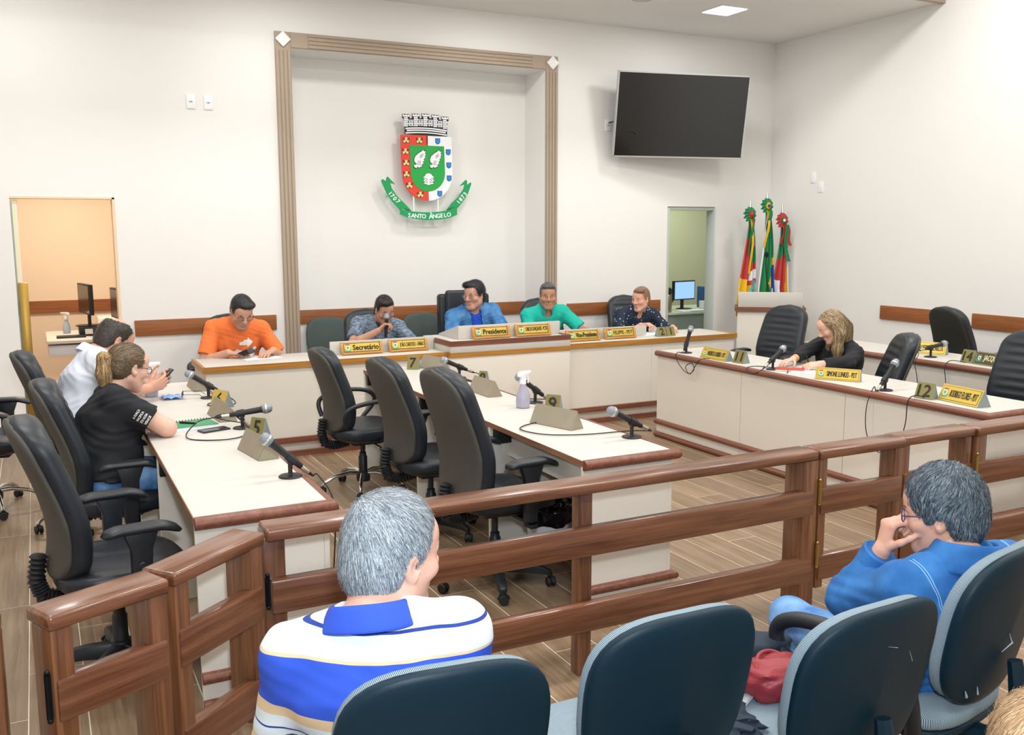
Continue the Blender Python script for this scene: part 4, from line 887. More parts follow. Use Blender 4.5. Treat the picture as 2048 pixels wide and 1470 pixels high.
mk_.grid(lambda u, v: (.70+.09*(u-.5)*1.3+.01*math.sin(v*9), 6.08+.13*(v-.5), .757+.012*abs(math.sin(u*7+v*5))), 10, 10); o = mk_.build('face_mask', mat('mask_blue', '8EB2E6', .8, noise=.15, nscale=40)); tag(o, 'crumpled blue face mask beside the eyeglasses', 'mask')
def paper(name, label, x, y, z, rz, w_, L, n=1, m='paper_white', cat='paper'):
    b = MB()
    for k in range(n): b.box(-w_/2, w_/2, -L/2, L/2, k*.0012, k*.0012+.001, rotz(.08*k))
    o = b.build(name, mat(m, 'F1F3F8', .8)); o.location = (x, y, z); o.rotation_euler = (0, 0, rz); return tag(o, label, cat)
paper('paper_sheets', 'white papers under the hands of the man in orange', 1.60, 7.72, .7512, .1, .30, .21)
paper('paper_sheets', 'white sheet under the hands of the blond woman', 5.02, 5.04, .7512, .7, .22, .30)
paper('paper_sheets', 'white papers in front of the man in the dotted shirt', 5.42, 7.70, .7512, .2, .30, .21)
bk = thing('booklet', 'red-covered booklet under the blond woman hand', 'booklet', (4.93, 5.19, .7525), .75); MB().box(-.07, .07, -.1, .1, 0, .008).build('pages', mat('paper_white', 'F1F3F8', .8), bk, world=False); MB().box(-.072, .072, -.102, .102, .008, .010).build('cover', mat('booklet_red', 'B8452F', .5), bk, world=False)
cupt = thing('red_cup', 'small red and white cup on the rear desk behind the blond woman', 'cup', (6.36, 6.30, .7505)); MB().lathe([(.025, 0), (.032, .07)], 16).build('cup', mat('cup_red', 'C8402E', .5), cupt, world=False); MB().lathe([(.033, .07), (.033, .078), (.012, .082)], 16).build('lid', M_white, cupt, world=False)

# waste bin under the middle desk
wb = thing('waste_bin', 'white plastic waste bin with black bag under the middle desk', 'bin', (2.42, 4.35, 0))
MB().lathe([(.095, 0), (.10, .01), (.125, .27), (.12, .27), (.095, .012)], 28).build('bucket', mat('bin_white', 'E6EAEE', .4), wb, world=False)
def bagf(u, v):
    a = 2*PI*u; r = .128+.012*math.sin(7*a)*v*(1-v)*3+.008*math.sin(3*a+1); p = [( .128, .20), (.137, .225), (.150, .27), (.152, .295), (.138, .305), (.115, .285), (.09, .20), (.06, .12)]
    k = v*(len(p)-1); i = min(int(k), len(p)-2); f_ = k-i; rr = p[i][0]*(1-f_)+p[i+1][0]*f_; zz = p[i][1]*(1-f_)+p[i+1][1]*f_; rr += .008*math.sin(9*a+v*6)*(v > .1)+.005*math.sin(17*a)
    return (rr*math.cos(a), rr*math.sin(a), zz+.008*math.sin(5*a+v*3))
MB().grid(bagf, 48, 20, True).build('bin_bag', mat('bag_black', '0C0E12', .18), wb, world=False, ang=60)

# ------------------------------------------------------------------ flags
M_fg = mat('flag_green', '0F7A45', .6); M_fr = mat('flag_red', 'B8322F', .6); M_fy = mat('flag_yellow', 'E3B515', .6); M_fw = mat('flag_white', 'DDE2E6', .6); M_fb = mat('flag_blue', '1B3F9E', .6); M_fc = mat('flag_cyan', '5DB0C8', .6)
FM = [M_fg, M_fr, M_fy, M_fw, M_fb, M_fc]
def flag(label, x, y, zt, zr, wl, wr, colf, ros, tails):
    t = thing('flag_on_pole', label, 'flag', (x, y, 0), 0, 'three flags behind the lectern')
    MB().lathe([(.16, 0), (.16, .03), (.04, .05), (.02, .06)], 24).build('stand', mat('flag_stand', '6A4A2A', .5), t, world=False)
    MB().lathe([(.013, .05), (.013, zt-.12)], 12).build('pole', mat('flag_pole', '8A6A44', .4), t, world=False)
    MB().lathe([(.014, zt-.13), (.020, zt-.115), (.016, zt-.1), (.010, zt-.03), (.001, zt)], 14).build('finial', M_alum, t, world=False)
    b = MB(); nu, nv = 40, 44
    def fn(u, v):
        wv = .03+(v**.75); xx = -wl*wv+(wl+wr)*wv*u; return (xx+.01*math.sin(v*6), -.03-.05*v*math.sin(u*PI)-.028*(.3+v)*math.sin(u*2*PI*3.5+v*1.2), zr-(zr-.82)*v-.03*v*math.sin(u*5))
    b.grid(fn, nu, nv); b.mi = [colf(i/(nu-2), j/(nv-2)) for j in range(nv-1) for i in range(nu-1)]
    b.build('cloth', FM, t, world=False, ang=80, fixn=False)
    def ruff(nm, r0, r1, dy, m, n=11):
        MB().grid(lambda u, v: (-.065+(r0+(r1-r0)*v)*math.cos(2*PI*u)*(1+.06*v*math.sin(2*PI*u*n)), dy-.02*(1-v)+.014*v*math.sin(2*PI*u*n), zr+(r0+(r1-r0)*v)*math.sin(2*PI*u)*(1+.06*v*math.sin(2*PI*u*n))), 88, 6, True).build(nm, m, t, world=False, ang=80)
    oc, ic, cc = ros; MB().ball((-.02, -.02, zr+.02), (.062, .05, .062)).build('globe', mat('globe_green', '1C6B5C', .5), t, world=False)
    ruff('rosette_outer', .03, .085, -.075, oc); ruff('rosette_inner', .008, .042, -.09, ic, 9); MB().ball((-.065, -.108, zr), (.018, .012, .018)).build('rosette_button', cc, t, world=False)
    for k, (m, dx, L, w_) in enumerate(tails):
        MB().grid(lambda u, v: (dx*(.2+v)-.05+.04*v+w_*(u-.5)+.012*math.sin(v*5+k), -.085-.02*math.sin(v*4+k)-.012*k, zr-.05-L*v), 4, 14).build('ribbon_tail', m, t, world=False, ang=80)
def c1(u, v):
    if u < .42: return 0 if v < .22 else (1 if v < .62 else 2)
    if v < .50: return 0
    if v < .56: return 1
    if v < .66: return 3 if u > .5 else 1
    d = math.hypot((u-.72)*1.0, (v-.75)*1.6)
    return 5 if .10 < d < .17 else (0 if d <= .10 and (int(u*30) % 3) else (2 if d <= .1 else (1 if v < .7 else 2)))
def c2(u, v):
    if u < .16: return 3
    d = abs(u-.95)/.42+abs(v-.72)/.30
    dd = math.hypot((u-.95)/.24, (v-.72)/.17)
    return 4 if dd < 1 else (2 if d < 1 else 0)
def c3(u, v):
    k = v-.28*(1-u)*.6
    if u > .74: return 0 if v < .3 else (3 if u > .86 or v < .48 else 2)
    if k < .26: return 0
    if k < .62: return 1 if not (u < .3 and v > .62) else 3
    return 3 if u < .45 else (1 if u < .6 else 2)
flag('flag with green, red and yellow folds, leftmost of three behind lectern', 7.285, 8.40, 2.114, 1.95, .21, .12, c1, (M_fg, M_fr, M_fr), [(M_fy, -.02, .62, .03), (M_fg, -.03, .42, .025), (M_fr, .0, .3, .02)])
flag('green flag with yellow and blue, tallest and middle of three', 7.53, 8.40, 2.213, 2.05, .15, .15, c2, (M_fg, M_fy, M_fb), [(M_fy, -.05, .42, .035), (M_fg, -.02, .25, .05)])
flag('flag with red rosette and green ribbon, rightmost of three behind lectern', 7.765, 8.40, 2.091, 1.885, .19, .135, c3, (M_fr, M_fg, M_wht), [(M_fr, -.04, .22, .05), (M_fr, .07, .24, .05), (M_fg, .03, .42, .055)])

# ------------------------------------------------------------------ things seen through the doorways
M_desk2 = mat('office_desk_grey', 'B7AFA6', .5); M_blackp = mat('office_black', '1C1C20', .45)
od = thing('office_desk', 'grey office desk with drawer seen through the left doorway', 'desk', (.6, 10.2, 0))
MB().box(.05, 1.6, 9.85, 10.85, .72, .75).build('top', mat('office_desk_top', 'DAD3CA', .5), od, bevel=.004); MB().box(.42, 1.55, 10.2, 10.22, .05, .72).build('side_panel', M_desk2, od); MB().box(1.5, 1.55, 9.9, 10.8, 0, .72).build('leg_panel', M_desk2, od); MB().box(.40, .45, 9.9, 10.8, 0, .72).build('leg_panel', M_desk2, od)
MB().box(.06, .40, 9.9, 10.35, .60, .70).build('drawer', mat('drawer_white', 'D9DEE6', .4), od, bevel=.004)
def monitor(label, loc, rz, scr='2C2A2C', w_=.48, h=.30, emit=None):
    t = thing('monitor', label, 'monitor', loc, rz)
    MB().box(-w_/2, w_/2, -.012, .03, .12, .12+h).build('housing', M_blackp, t, bevel=.005, world=False)
    MB().box(-w_/2+.015, w_/2-.015, -.014, -.012, .135, .105+h).build('screen', mat('screen_'+scr, scr, .15, emit=emit, estr=.9), t, world=False)
    MB().box(-.02, .02, .02, .045, .01, .22).build('neck', M_blackp, t, world=False); MB().lathe([(.1, 0), (.1, .008), (.03, .014)], 24).build('foot', M_blackp, t, world=False); return t
cs = thing('computer_case', 'low black computer lying on the office desk', 'computer', (.50, 10.35, .7505)); MB().box(-.15, .22, -.17, .17, 0, .09).build('case', M_blackp, cs, bevel=.004, world=False)
MB().box(-.10, -.03, -.173, -.17, .02, .07).build('sticker', M_white, cs, world=False); MB().box(.13, .17, -.173, -.17, .02, .07).build('sticker', M_white, cs, world=False)
monitor('flat monitor seen nearly edge-on atop the black computer', (.42, 10.3, .842), -1.40, '4A3C38')
monitor('second monitor half hidden by the left door jamb', (.70, 10.1, .80), -1.42, '3A3A3C', .44, .30)
kb = MB().box(.14, .40, 10.05, 10.2, .751, .768).build('keyboard', M_blackp, bevel=.004); tag(kb, 'black keyboard on the office desk edge', 'keyboard')
pr_ = thing('printer', 'white printer behind the monitors in the office', 'printer', (.85, 11.3, .55)); MB().box(-.28, .22, -.2, .2, 0, .30).build('body', M_white, pr_, bevel=.02, world=False); MB().box(-.25, .18, -.23, -.19, .20, .22).build('paper_tray', M_blackp, pr_, world=False)
st_ = MB().box(.5, 1.15, 11.0, 11.7, 0, .55).build('printer_stand', M_desk2); tag(st_, 'grey stand under the office printer', 'stand')
spray('small spray bottle on the office desk beside the monitor', .245, 10.55, .7505, 2.4, .9, 'BFD0E8')
sd = thing('office_desk', 'grey desk with monitor seen through the right doorway', 'desk', (7.7, 9.9, 0))
MB().box(6.75, 8.6, 9.55, 10.5, .725, .75).build('top', mat('side_desk_top', 'C9D2BE', .5), sd); MB().box(6.8, 8.5, 9.6, 9.62, .0, .725).build('front_panel', mat('side_desk_grey', '8E9A94', .5), sd); MB().box(8.5, 8.55, 9.6, 10.45, 0, .725).build('leg_panel', M_desk2, sd)
monitor('lit blue monitor seen through the right doorway', (7.60, 10.0, .7505), .18, '6F9AD8', .40, .25, emit='8FB4EE')
th_ = thing('thermos', 'steel vacuum flask with black pump top seen through the right doorway', 'flask', (7.10, 9.68, .7505))
MB().lathe([(.055, 0), (.058, .01), (.058, .2), (.05, .225)], 24).build('steel_body', mat('steel_flask', 'A99C84', .25, .9), th_, world=False); MB().lathe([(.05, .225), (.055, .24), (.055, .29), (.04, .31)], 24).build('pump_top', M_blackp, th_, world=False); MB().tube([(.055, 0, .26), (.085, 0, .22), (.085, 0, .14), (.058, 0, .11)], .008, 8).build('handle', M_blackp, th_, world=False)
cp_ = MB().lathe([(.035, 0), (.04, .10)], 18, (7.86, 9.95, .7505)).build('pen_cup', M_white); tag(cp_, 'white pen cup right of the lit monitor', 'cup')
bf = MB().box(7.93, 7.97, 9.9, 10.15, .7505, 1.03).build('ring_binder', mat('binder_blue', '2C5FA8', .5), bevel=.004); tag(bf, 'blue binder at right jamb of the right doorway', 'binder')
pp = MB().box(7.3, 7.7, 9.62, 9.8, .751, .758, rotz(0)).box(7.42, 7.62, 9.60, 9.72, .758, .764).build('paper_sheets', mat('paper_white', 'F1F3F8', .8)); tag(pp, 'papers spread on the desk in the right doorway', 'paper')

# ------------------------------------------------------------------ bags on the audience chair
def lumpy(name, m, parent, c, r, seed, amp=.12, n=40, k=24, flat=0):
    rs = np.random.RandomState(seed); ph = rs.rand(6, 4)*6
    def fn(u, v):
        a = 2*PI*u; b_ = PI*(v-.5); d = np.array((math.cos(a)*math.cos(b_), math.sin(a)*math.cos(b_), math.sin(b_)))
        f_ = 1+amp*sum(math.sin((1.5+i)*d @ ph[i, :3]/2+ph[i, 3]) for i in range(6))/3
        p = np.array(r)*np.sign(d)*np.abs(d)**.75*f_; p[2] = max(p[2], -flat if flat else -9); return np.array(c)+p
    return MB().grid(fn, n, k, True).build(name, m, parent, world=False, ang=80)
hb = thing('handbag', 'red leather handbag lying on the scuffed audience chair', 'bag', (1.78, 1.88, .485))
M_redl = mat('red_leather', '8A2630', .5, noise=.1, nscale=20, bump=.3, bscale=120)
lumpy('bag_body', M_redl, hb, (0, 0, .052), (.10, .08, .055), 3, .12, flat=.05)
MB().tube(smooth_path([(-.07, .0, .09), (-.03, .04, .105), (.03, .05, .10), (.08, .0, .075)]), .006, 8).build('strap', M_redl, hb, world=False); MB().tube([(-.03, -.045, .09), (.03, -.05, .095)], .004, 6).build('clasp', M_mic, hb, world=False)
pf = thing('plastic_folder', 'clear plastic folder under the red handbag', 'folder', (1.63, 1.96, .49), .5)
MB().grid(lambda u, v: (-.15+.3*u, -.11+.22*v, .012+.02*math.sin(u*4)*v), 10, 10).build('cover', mat('clear_plastic', 'D8DEE6', .12, trans=.55, alpha=.75), pf, world=False, ang=80)
MB().grid(lambda u, v: (-.14+.28*u, -.10+.20*v, .005+.012*math.sin(u*4)*v), 8, 8).build('sheet_inside', mat('paper_white', 'F1F3F8', .8), pf, world=False)
jk = thing('dark_jacket', 'dark navy jacket heaped on the scuffed audience chair', 'jacket', (1.71, 2.05, .475))
lumpy('body', mat('navy_cloth', '1D2B3A', .85, noise=.15, nscale=14), jk, (0, 0, .03), (.24, .11, .06), 5, .22, flat=.035); lumpy('sleeve', mat('navy_cloth', '1D2B3A', .85), jk, (-.16, -.16, -.0), (.09, .17, .05), 9, .2, flat=.02)
# ------------------------------------------------------------------ implicit-surface bodies
class SDF:
    """smooth union of tapered limbs and ellipsoids on a grid, meshed by surface nets"""
    def __init__(s): s.p = []
    def cap(s, a, b, ra, rb, k=.02, op='u', clip=()): s.p.append(('c', np.array(a, float), np.array(b, float), ra, rb, k, op, clip)); return s
    def ell(s, c, r, R=None, k=.02, op='u', clip=()): s.p.append(('e', np.array(c, float), np.array(r, float), np.eye(3) if R is None else np.array(R, float), None, k, op, clip)); return s
    def ecap(s, a, b, wa, wb, X, k=.03, op='u', clip=()): s.p.append(('t', np.array(a, float), np.array(b, float), wa, wb, k, op, clip, nrm(X))); return s
    def plane(s, o, n, k=.004): s.p.append(('h', np.array(o, float), nrm(n), None, None, k, 'i', ())); return s
    def aabb(s, q):
        if q[0] == 'c': r = max(q[3], q[4]); return np.minimum(q[1], q[2])-r, np.maximum(q[1], q[2])+r
        if q[0] == 't': r = max(*q[3], *q[4]); return np.minimum(q[1], q[2])-r, np.maximum(q[1], q[2])+r
        if q[0] == 'e': e = np.sqrt(((q[3]*q[2][None, :])**2).sum(1)); return q[1]-e, q[1]+e
        return None
    def dist(s, q, x, y, z):
        if q[0] == 'h': return (x-q[1][0])*q[2][0]+(y-q[1][1])*q[2][1]+(z-q[1][2])*q[2][2]
        if q[0] in 'ct':
            a, b = q[1], q[2]; d = b-a; L = d @ d+1e-12; px, py_, pz_ = x-a[0], y-a[1], z-a[2]
            t = np.clip((px*d[0]+py_*d[1]+pz_*d[2])/L, 0, 1); qx, qy, qz = px-t*d[0], py_-t*d[1], pz_-t*d[2]
            if q[0] == 'c': D = np.sqrt(qx*qx+qy*qy+qz*qz)-(q[3]+(q[4]-q[3])*t)
            else:
                A = nrm(d); X = nrm(q[8]-A*(q[8] @ A)); Y = np.cross(A, X); wa, da = q[3]; wb, db = q[4]
                w_ = wa+(wb-wa)*t; dd = da+(db-da)*t; u = (qx*X[0]+qy*X[1]+qz*X[2])/w_; v = (qx*Y[0]+qy*Y[1]+qz*Y[2])/dd; n = (qx*A[0]+qy*A[1]+qz*A[2])/np.minimum(w_, dd)
                D = (np.sqrt(u*u+v*v+n*n)-1)*np.minimum(w_, dd)
        else:
            c, r, R = q[1], q[2], q[3]; px, py_, pz_ = x-c[0], y-c[1], z-c[2]
            u = (px*R[0, 0]+py_*R[1, 0]+pz_*R[2, 0])/r[0]; v = (px*R[0, 1]+py_*R[1, 1]+pz_*R[2, 1])/r[1]; n = (px*R[0, 2]+py_*R[1, 2]+pz_*R[2, 2])/r[2]
            l = np.sqrt(u*u+v*v+n*n); g = np.sqrt((u/r[0])**2+(v/r[1])**2+(n/r[2])**2)+1e-9; D = l*(l-1)/g
        for o, nn in q[7]: nn = nrm(nn); D = np.maximum(D, (x-o[0])*nn[0]+(y-o[1])*nn[1]+(z-o[2])*nn[2])
        return D
    def mesh(s, h, disp=None):
        bb = [s.aabb(q) for q in s.p if q[6] == 'u']; lo = np.min([b[0] for b in bb], 0)-.03; hi = np.max([b[1] for b in bb], 0)+.03
        n = np.ceil((hi-lo)/h).astype(int)+1; F = np.full(n, .5, np.float32); ax = [(lo[i]+h*np.arange(n[i])).astype(np.float32) for i in range(3)]
        for q in s.p:
            k = q[5]; b = s.aabb(q)
            if b is None: sl = tuple(slice(0, n[i]) for i in range(3))
            else:
                i0 = np.clip(np.floor((b[0]-k-3*h-lo)/h).astype(int), 0, n-1); i1 = np.clip(np.ceil((b[1]+k+3*h-lo)/h).astype(int)+1, 1, n); sl = tuple(slice(i0[i], i1[i]) for i in range(3))
                if min(x.stop-x.start for x in sl) <= 0: continue
            D = s.dist(q, ax[0][sl[0]][:, None, None], ax[1][sl[1]][None, :, None], ax[2][sl[2]][None, None, :]).astype(np.float32); A = F[sl]
            if q[6] == 'u':
                if k > 0: hh = np.clip(.5+.5*(A-D)/k, 0, 1); F[sl] = A+(D-A)*hh-k*hh*(1-hh)
                else: F[sl] = np.minimum(A, D)
            else:
                if q[6] == 's': D = -D
                if k > 0: hh = np.clip(.5-.5*(A-D)/k, 0, 1); F[sl] = A+(D-A)*hh+k*hh*(1-hh)
                else: F[sl] = np.maximum(A, D)
        if disp is not None: F = F+disp(ax[0][:, None, None], ax[1][None, :, None], ax[2][None, None, :]).astype(np.float32)
        return surface_nets(F, lo, h)
def surface_nets(F, lo, h):
    S = F < 0; c = np.zeros(tuple(np.array(S.shape)-1), np.int8); nx, ny, nz = S.shape; off = [(a, b, d) for a in (0, 1) for b in (0, 1) for d in (0, 1)]
    for a, b, d in off: c += S[a:nx-1+a, b:ny-1+b, d:nz-1+d]
    ids = np.argwhere((c > 0) & (c < 8)); vid = np.full(c.shape, -1, np.int64); vid[tuple(ids.T)] = np.arange(len(ids)); sm = np.zeros((len(ids), 3)); ct = np.zeros(len(ids))
    for a in off:
        for k in range(3):
            if a[k]: continue
            b = list(a); b[k] = 1; fa = F[tuple((ids+a).T)]; fb = F[tuple((ids+b).T)]; m = (fa < 0) != (fb < 0)
            t = np.where(m, fa/(fa-fb+1e-20), 0); P = np.array(a)[None, :]+t[:, None]*(np.array(b)-np.array(a))[None, :]; sm[m] += P[m]; ct[m] += 1
    V = lo+h*(ids+sm/np.maximum(ct, 1)[:, None]); Q = []
    for k in range(3):
        o = [i for i in range(3) if i != k]; sl0 = [slice(1, -1)]*3; sl1 = [slice(1, -1)]*3; sl0[k] = slice(0, -1); sl1[k] = slice(1, None)
        A, B = S[tuple(sl0)], S[tuple(sl1)]; e = np.argwhere(A != B)
        if not len(e): continue
        sg = A[tuple(e.T)]; base = e.copy(); base[:, o[0]] += 1; base[:, o[1]] += 1; u = np.zeros(3, int); u[o[0]] = 1; v = np.zeros(3, int); v[o[1]] = 1
        q = np.stack([vid[tuple((base-u-v).T)], vid[tuple((base-v).T)], vid[tuple(base.T)], vid[tuple((base-u).T)]], 1)
        fl = sg if k != 1 else ~sg
        q[~fl] = q[~fl][:, ::-1]; Q.append(q)
    Q = np.concatenate(Q); Q = Q[(Q >= 0).all(1)]
    return V, Q
def arr_mesh(name, V, Q, m, parent, col=None, sub=False):
    me = bpy.data.meshes.new(name); n = len(V); f = len(Q); k = Q.shape[1]
    me.vertices.add(n); me.vertices.foreach_set('co', np.asarray(V, np.float32).ravel()); me.loops.add(f*k); me.loops.foreach_set('vertex_index', Q.astype(np.int32).ravel())
    me.polygons.add(f); me.polygons.foreach_set('loop_start', np.arange(0, f*k, k, dtype=np.int32)); me.polygons.foreach_set('use_smooth', np.ones(f, bool)); me.materials.append(m); me.update(calc_edges=True); me.validate()
    if col is not None:
        a = me.color_attributes.new('Col', 'FLOAT_COLOR', 'POINT'); a.data.foreach_set('color', np.concatenate([np.clip(col, 0, 1), np.ones((n, 1))], 1).astype(np.float32).ravel())
    o = bpy.data.objects.new(name, me); COL.objects.link(o); o.parent = parent; return o
def attr_mat(name, rough, sss=0.0, bump=0.0, bscale=300, stretch=None, sheen=0.0, noise=0.0, nscale=60):
    if name in MATS: return MATS[name]
    g = NT(name); a = g.n('ShaderNodeVertexColor'); a.layer_name = 'Col'; out = a.outputs['Color']; c = g.coord('Object')
    if noise:
        nz = g.n('ShaderNodeTexNoise'); nz.inputs['Scale'].default_value = nscale; g.l(c, nz.inputs['Vector']); hv = g.n('ShaderNodeHueSaturation'); mr = g.n('ShaderNodeMapRange'); mr.inputs['To Min'].default_value = 1-noise; mr.inputs['To Max'].default_value = 1+noise
        g.l(nz.outputs['Fac'], mr.inputs['Value']); g.l(mr.outputs[0], hv.inputs['Value']); g.l(out, hv.inputs['Color']); out = hv.outputs[0]
    g.l(out, g.b.inputs['Base Color']); g.b.inputs['Roughness'].default_value = rough
    if sss: g.b.inputs['Subsurface Weight'].default_value = sss; g.b.inputs['Subsurface Scale'].default_value = .006; g.b.inputs['Subsurface Radius'].default_value = (1, .35, .2)
    if bump:
        nb = g.n('ShaderNodeTexNoise'); nb.inputs['Scale'].default_value = bscale; g.l(c, nb.inputs['Vector']); bp = g.n('ShaderNodeBump'); bp.inputs['Strength'].default_value = bump; bp.inputs['Distance'].default_value = .002; g.l(nb.outputs['Fac'], bp.inputs['Height']); g.l(bp.outputs[0], g.b.inputs['Normal'])
    MATS[name] = g.m; return g.m
M_skin = attr_mat('skin', .5, 0.0, .12, 350, noise=.06, nscale=50); M_hair = attr_mat('hair', .45, 0, .35, 260, noise=.25, nscale=140); M_strand = attr_mat('hair_strand', .42)
M_eyew = mat('eye_white', 'C9C2BC', .2); M_iris = mat('eye_iris', '2A1A12', .15)
def ik(S, W, l1, l2, pole):
    S = np.array(S, float); W = np.array(W, float); d = W-S; L = np.linalg.norm(d)
    if L > (l1+l2)*.985: W = S+d/L*(l1+l2)*.985; d = W-S; L = np.linalg.norm(d)
    a = (l1*l1-l2*l2+L*L)/(2*L); hh = math.sqrt(max(0, l1*l1-a*a)); n = d/L; p = np.array(pole, float); p = nrm(p-n*(p @ n)); return S+n*a+p*hh, W
def hand_sdf(s, W, D, P, side, curl=.35, spread=.12, sc=1.0, thumb=.5, k=.006, point=None):
    """W wrist, D finger direction, P palm normal (out of the palm); side=+1: thumb on +S"""
    D = nrm(D); P = nrm(np.array(P)-D*(np.array(P) @ D)); Sd = np.cross(D, P)*side; W = np.array(W, float)
    s.ecap(W+D*.008*sc, W+D*.078*sc, (.030*sc, .018*sc), (.039*sc, .0145*sc), Sd, .012)
    for i in range(4):
        q = W+D*(.088, .092, .090, .082)[i]*sc+Sd*(.029, .0095, -.010, -.0285)[i]*sc; a = (.0)
        dr = nrm(D+Sd*spread*(.9, .3, -.3, -1.0)[i]); ang = 0; c_ = curl if not hasattr(curl, '__len__') else curl[i]
        for j, (L, r0, r1) in enumerate(((.044, .0092, .0085), (.028, .0085, .0078), (.021, .0078, .0066))):
            L *= (.92, 1.0, .95, .78)[i]*sc; ang += c_*(1.0, 1.25, .9)[j]; v = dr*math.cos(ang)+P*math.sin(ang); e = q+v*L; s.cap(q, e, r0*sc, r1*sc, .004 if j else .008); q = e
    q = W+D*.022*sc+Sd*.024*sc+P*.006*sc; v = nrm(Sd*.75+D*.65+P*thumb*.5)
    for L, r0, r1, b in ((.04, .013, .0105, 0), (.032, .0105, .0092, .35), (.026, .0092, .0072, .3)):
        v = nrm(v+D*b*.6+P*b*thumb-Sd*b*.5); e = q+v*L*sc; s.cap(q, e, r0*sc, r1*sc, .006); q = e
    return W+D*.07*sc+P*.03*sc
def head_sdf(s, C, R, sc=1.0, sex='m', jaw=1.0, closed=False, nose=1.0, chin=1.0, fat=0.0):
    def T(v): return C+R @ (np.array(v, float)*sc)
    def e(c, r, k=.015, op='u', rot=None): s.ell(T(c), np.array(r)*sc, R if rot is None else R @ rot, k*sc, op)
    def cp(a, b, ra, rb, k=.012, op='u'): s.cap(T(a), T(b), ra*sc, rb*sc, k*sc, op)
    e((0, -.014, .034), (.0745, .096, .084), 0); e((0, -.016, .052), (.0700, .086, .062), .02); e((0, .022, -.032), (.0585+fat*.5, .066, .080), .035)
    e((0, .055, .045), (.055, .042, .045), .03)
    for x in (-1, 1):
        cp((x*.050*jaw, .0, -.052), (x*.021*jaw, .058*chin, -.098), .021+fat, .018+fat*.5, .03); e((x*.040, .060, -.022), (.024+fat, .024, .022), .025)
        cp((x*.016, .0885, .0205), (x*.046, .074, .020), .0075 if sex == 'm' else .006, .006, .014)
        e((x*.031, .099, .001), (.0185, .016, .0110), .010, 's')
        cp((x*.0185, .0825, .0072 if not closed else .003), (x*.0440, .0750, .0050 if not closed else .002), .0066 if not closed else .0098, .005 if not closed else .0085, .006)
        cp((x*.020, .0835, -.0085), (x*.042, .077, -.0075), .0042, .0036, .005)
        e((x*.0775, -.006, -.004), (.0075, .019, .031), .006, 'u', rotz(x*-.35) @ rotx(.15)); e((x*.0835, .0, -.002), (.006, .010, .017), .004, 's', rotz(x*-.35))
        e((x*.0725, .002, -.030), (.007, .010, .010), .006)
    cp((0, .090, .014), (0, .1095*nose, -.024), .0075, .0115, .014); e((0, .108*nose, -.029), (.0125, .0125, .0105), .010)
    for x in (-1, 1): e((x*.0125, .0985*nose, -.0325), (.0085, .010, .0085), .008)
    cp((-.021, .0850, -.0630), (.021, .0850, -.0630), .0058, .0058, .006); cp((0, .0885, -.0615), (0, .0885, -.0615), .0062, .0062, .008)
    cp((-.018, .0845, -.0735), (.018, .0845, -.0735), .0062, .0062, .006); e((0, .0935, -.0683), (.028, .008, .0014), .002, 's')
    e((0, .066*chin, -.103), (.024+fat, .022, .018+fat*.5), .025)
def skin_col(V, C, R, sc, base, stubble=0.0, lips=(.62, .30, .27), neckred=.0):
    b = np.array(lin(base)[:3]); col = np.repeat(b[None, :], len(V), 0); L = (V-C) @ R/sc
    inh = np.linalg.norm(L, axis=1) < .17
    li = inh & (np.abs(L[:, 0]) < .024) & (L[:, 2] < -.055) & (L[:, 2] > -.082) & (L[:, 1] > .084)
    col[li] = col[li]*.45+np.array(lips)*.35
    ck = np.exp(-((np.abs(L[:, 0])-.042)**2+(L[:, 2]+.022)**2)/.0007)*(L[:, 1] > .03)*inh*.25; col = col*(1-ck[:, None])+np.array((.75, .33, .27))[None, :]*ck[:, None]*.8
    if stubble:
        st = np.clip((-.045-L[:, 2])/.03, 0, 1)*np.clip((L[:, 1]+.0)/.03, 0, 1)*inh*stubble; st[li] *= .2; col = col*(1-st[:, None])+np.array((.16, .13, .12))[None, :]*st[:, None]
    return col
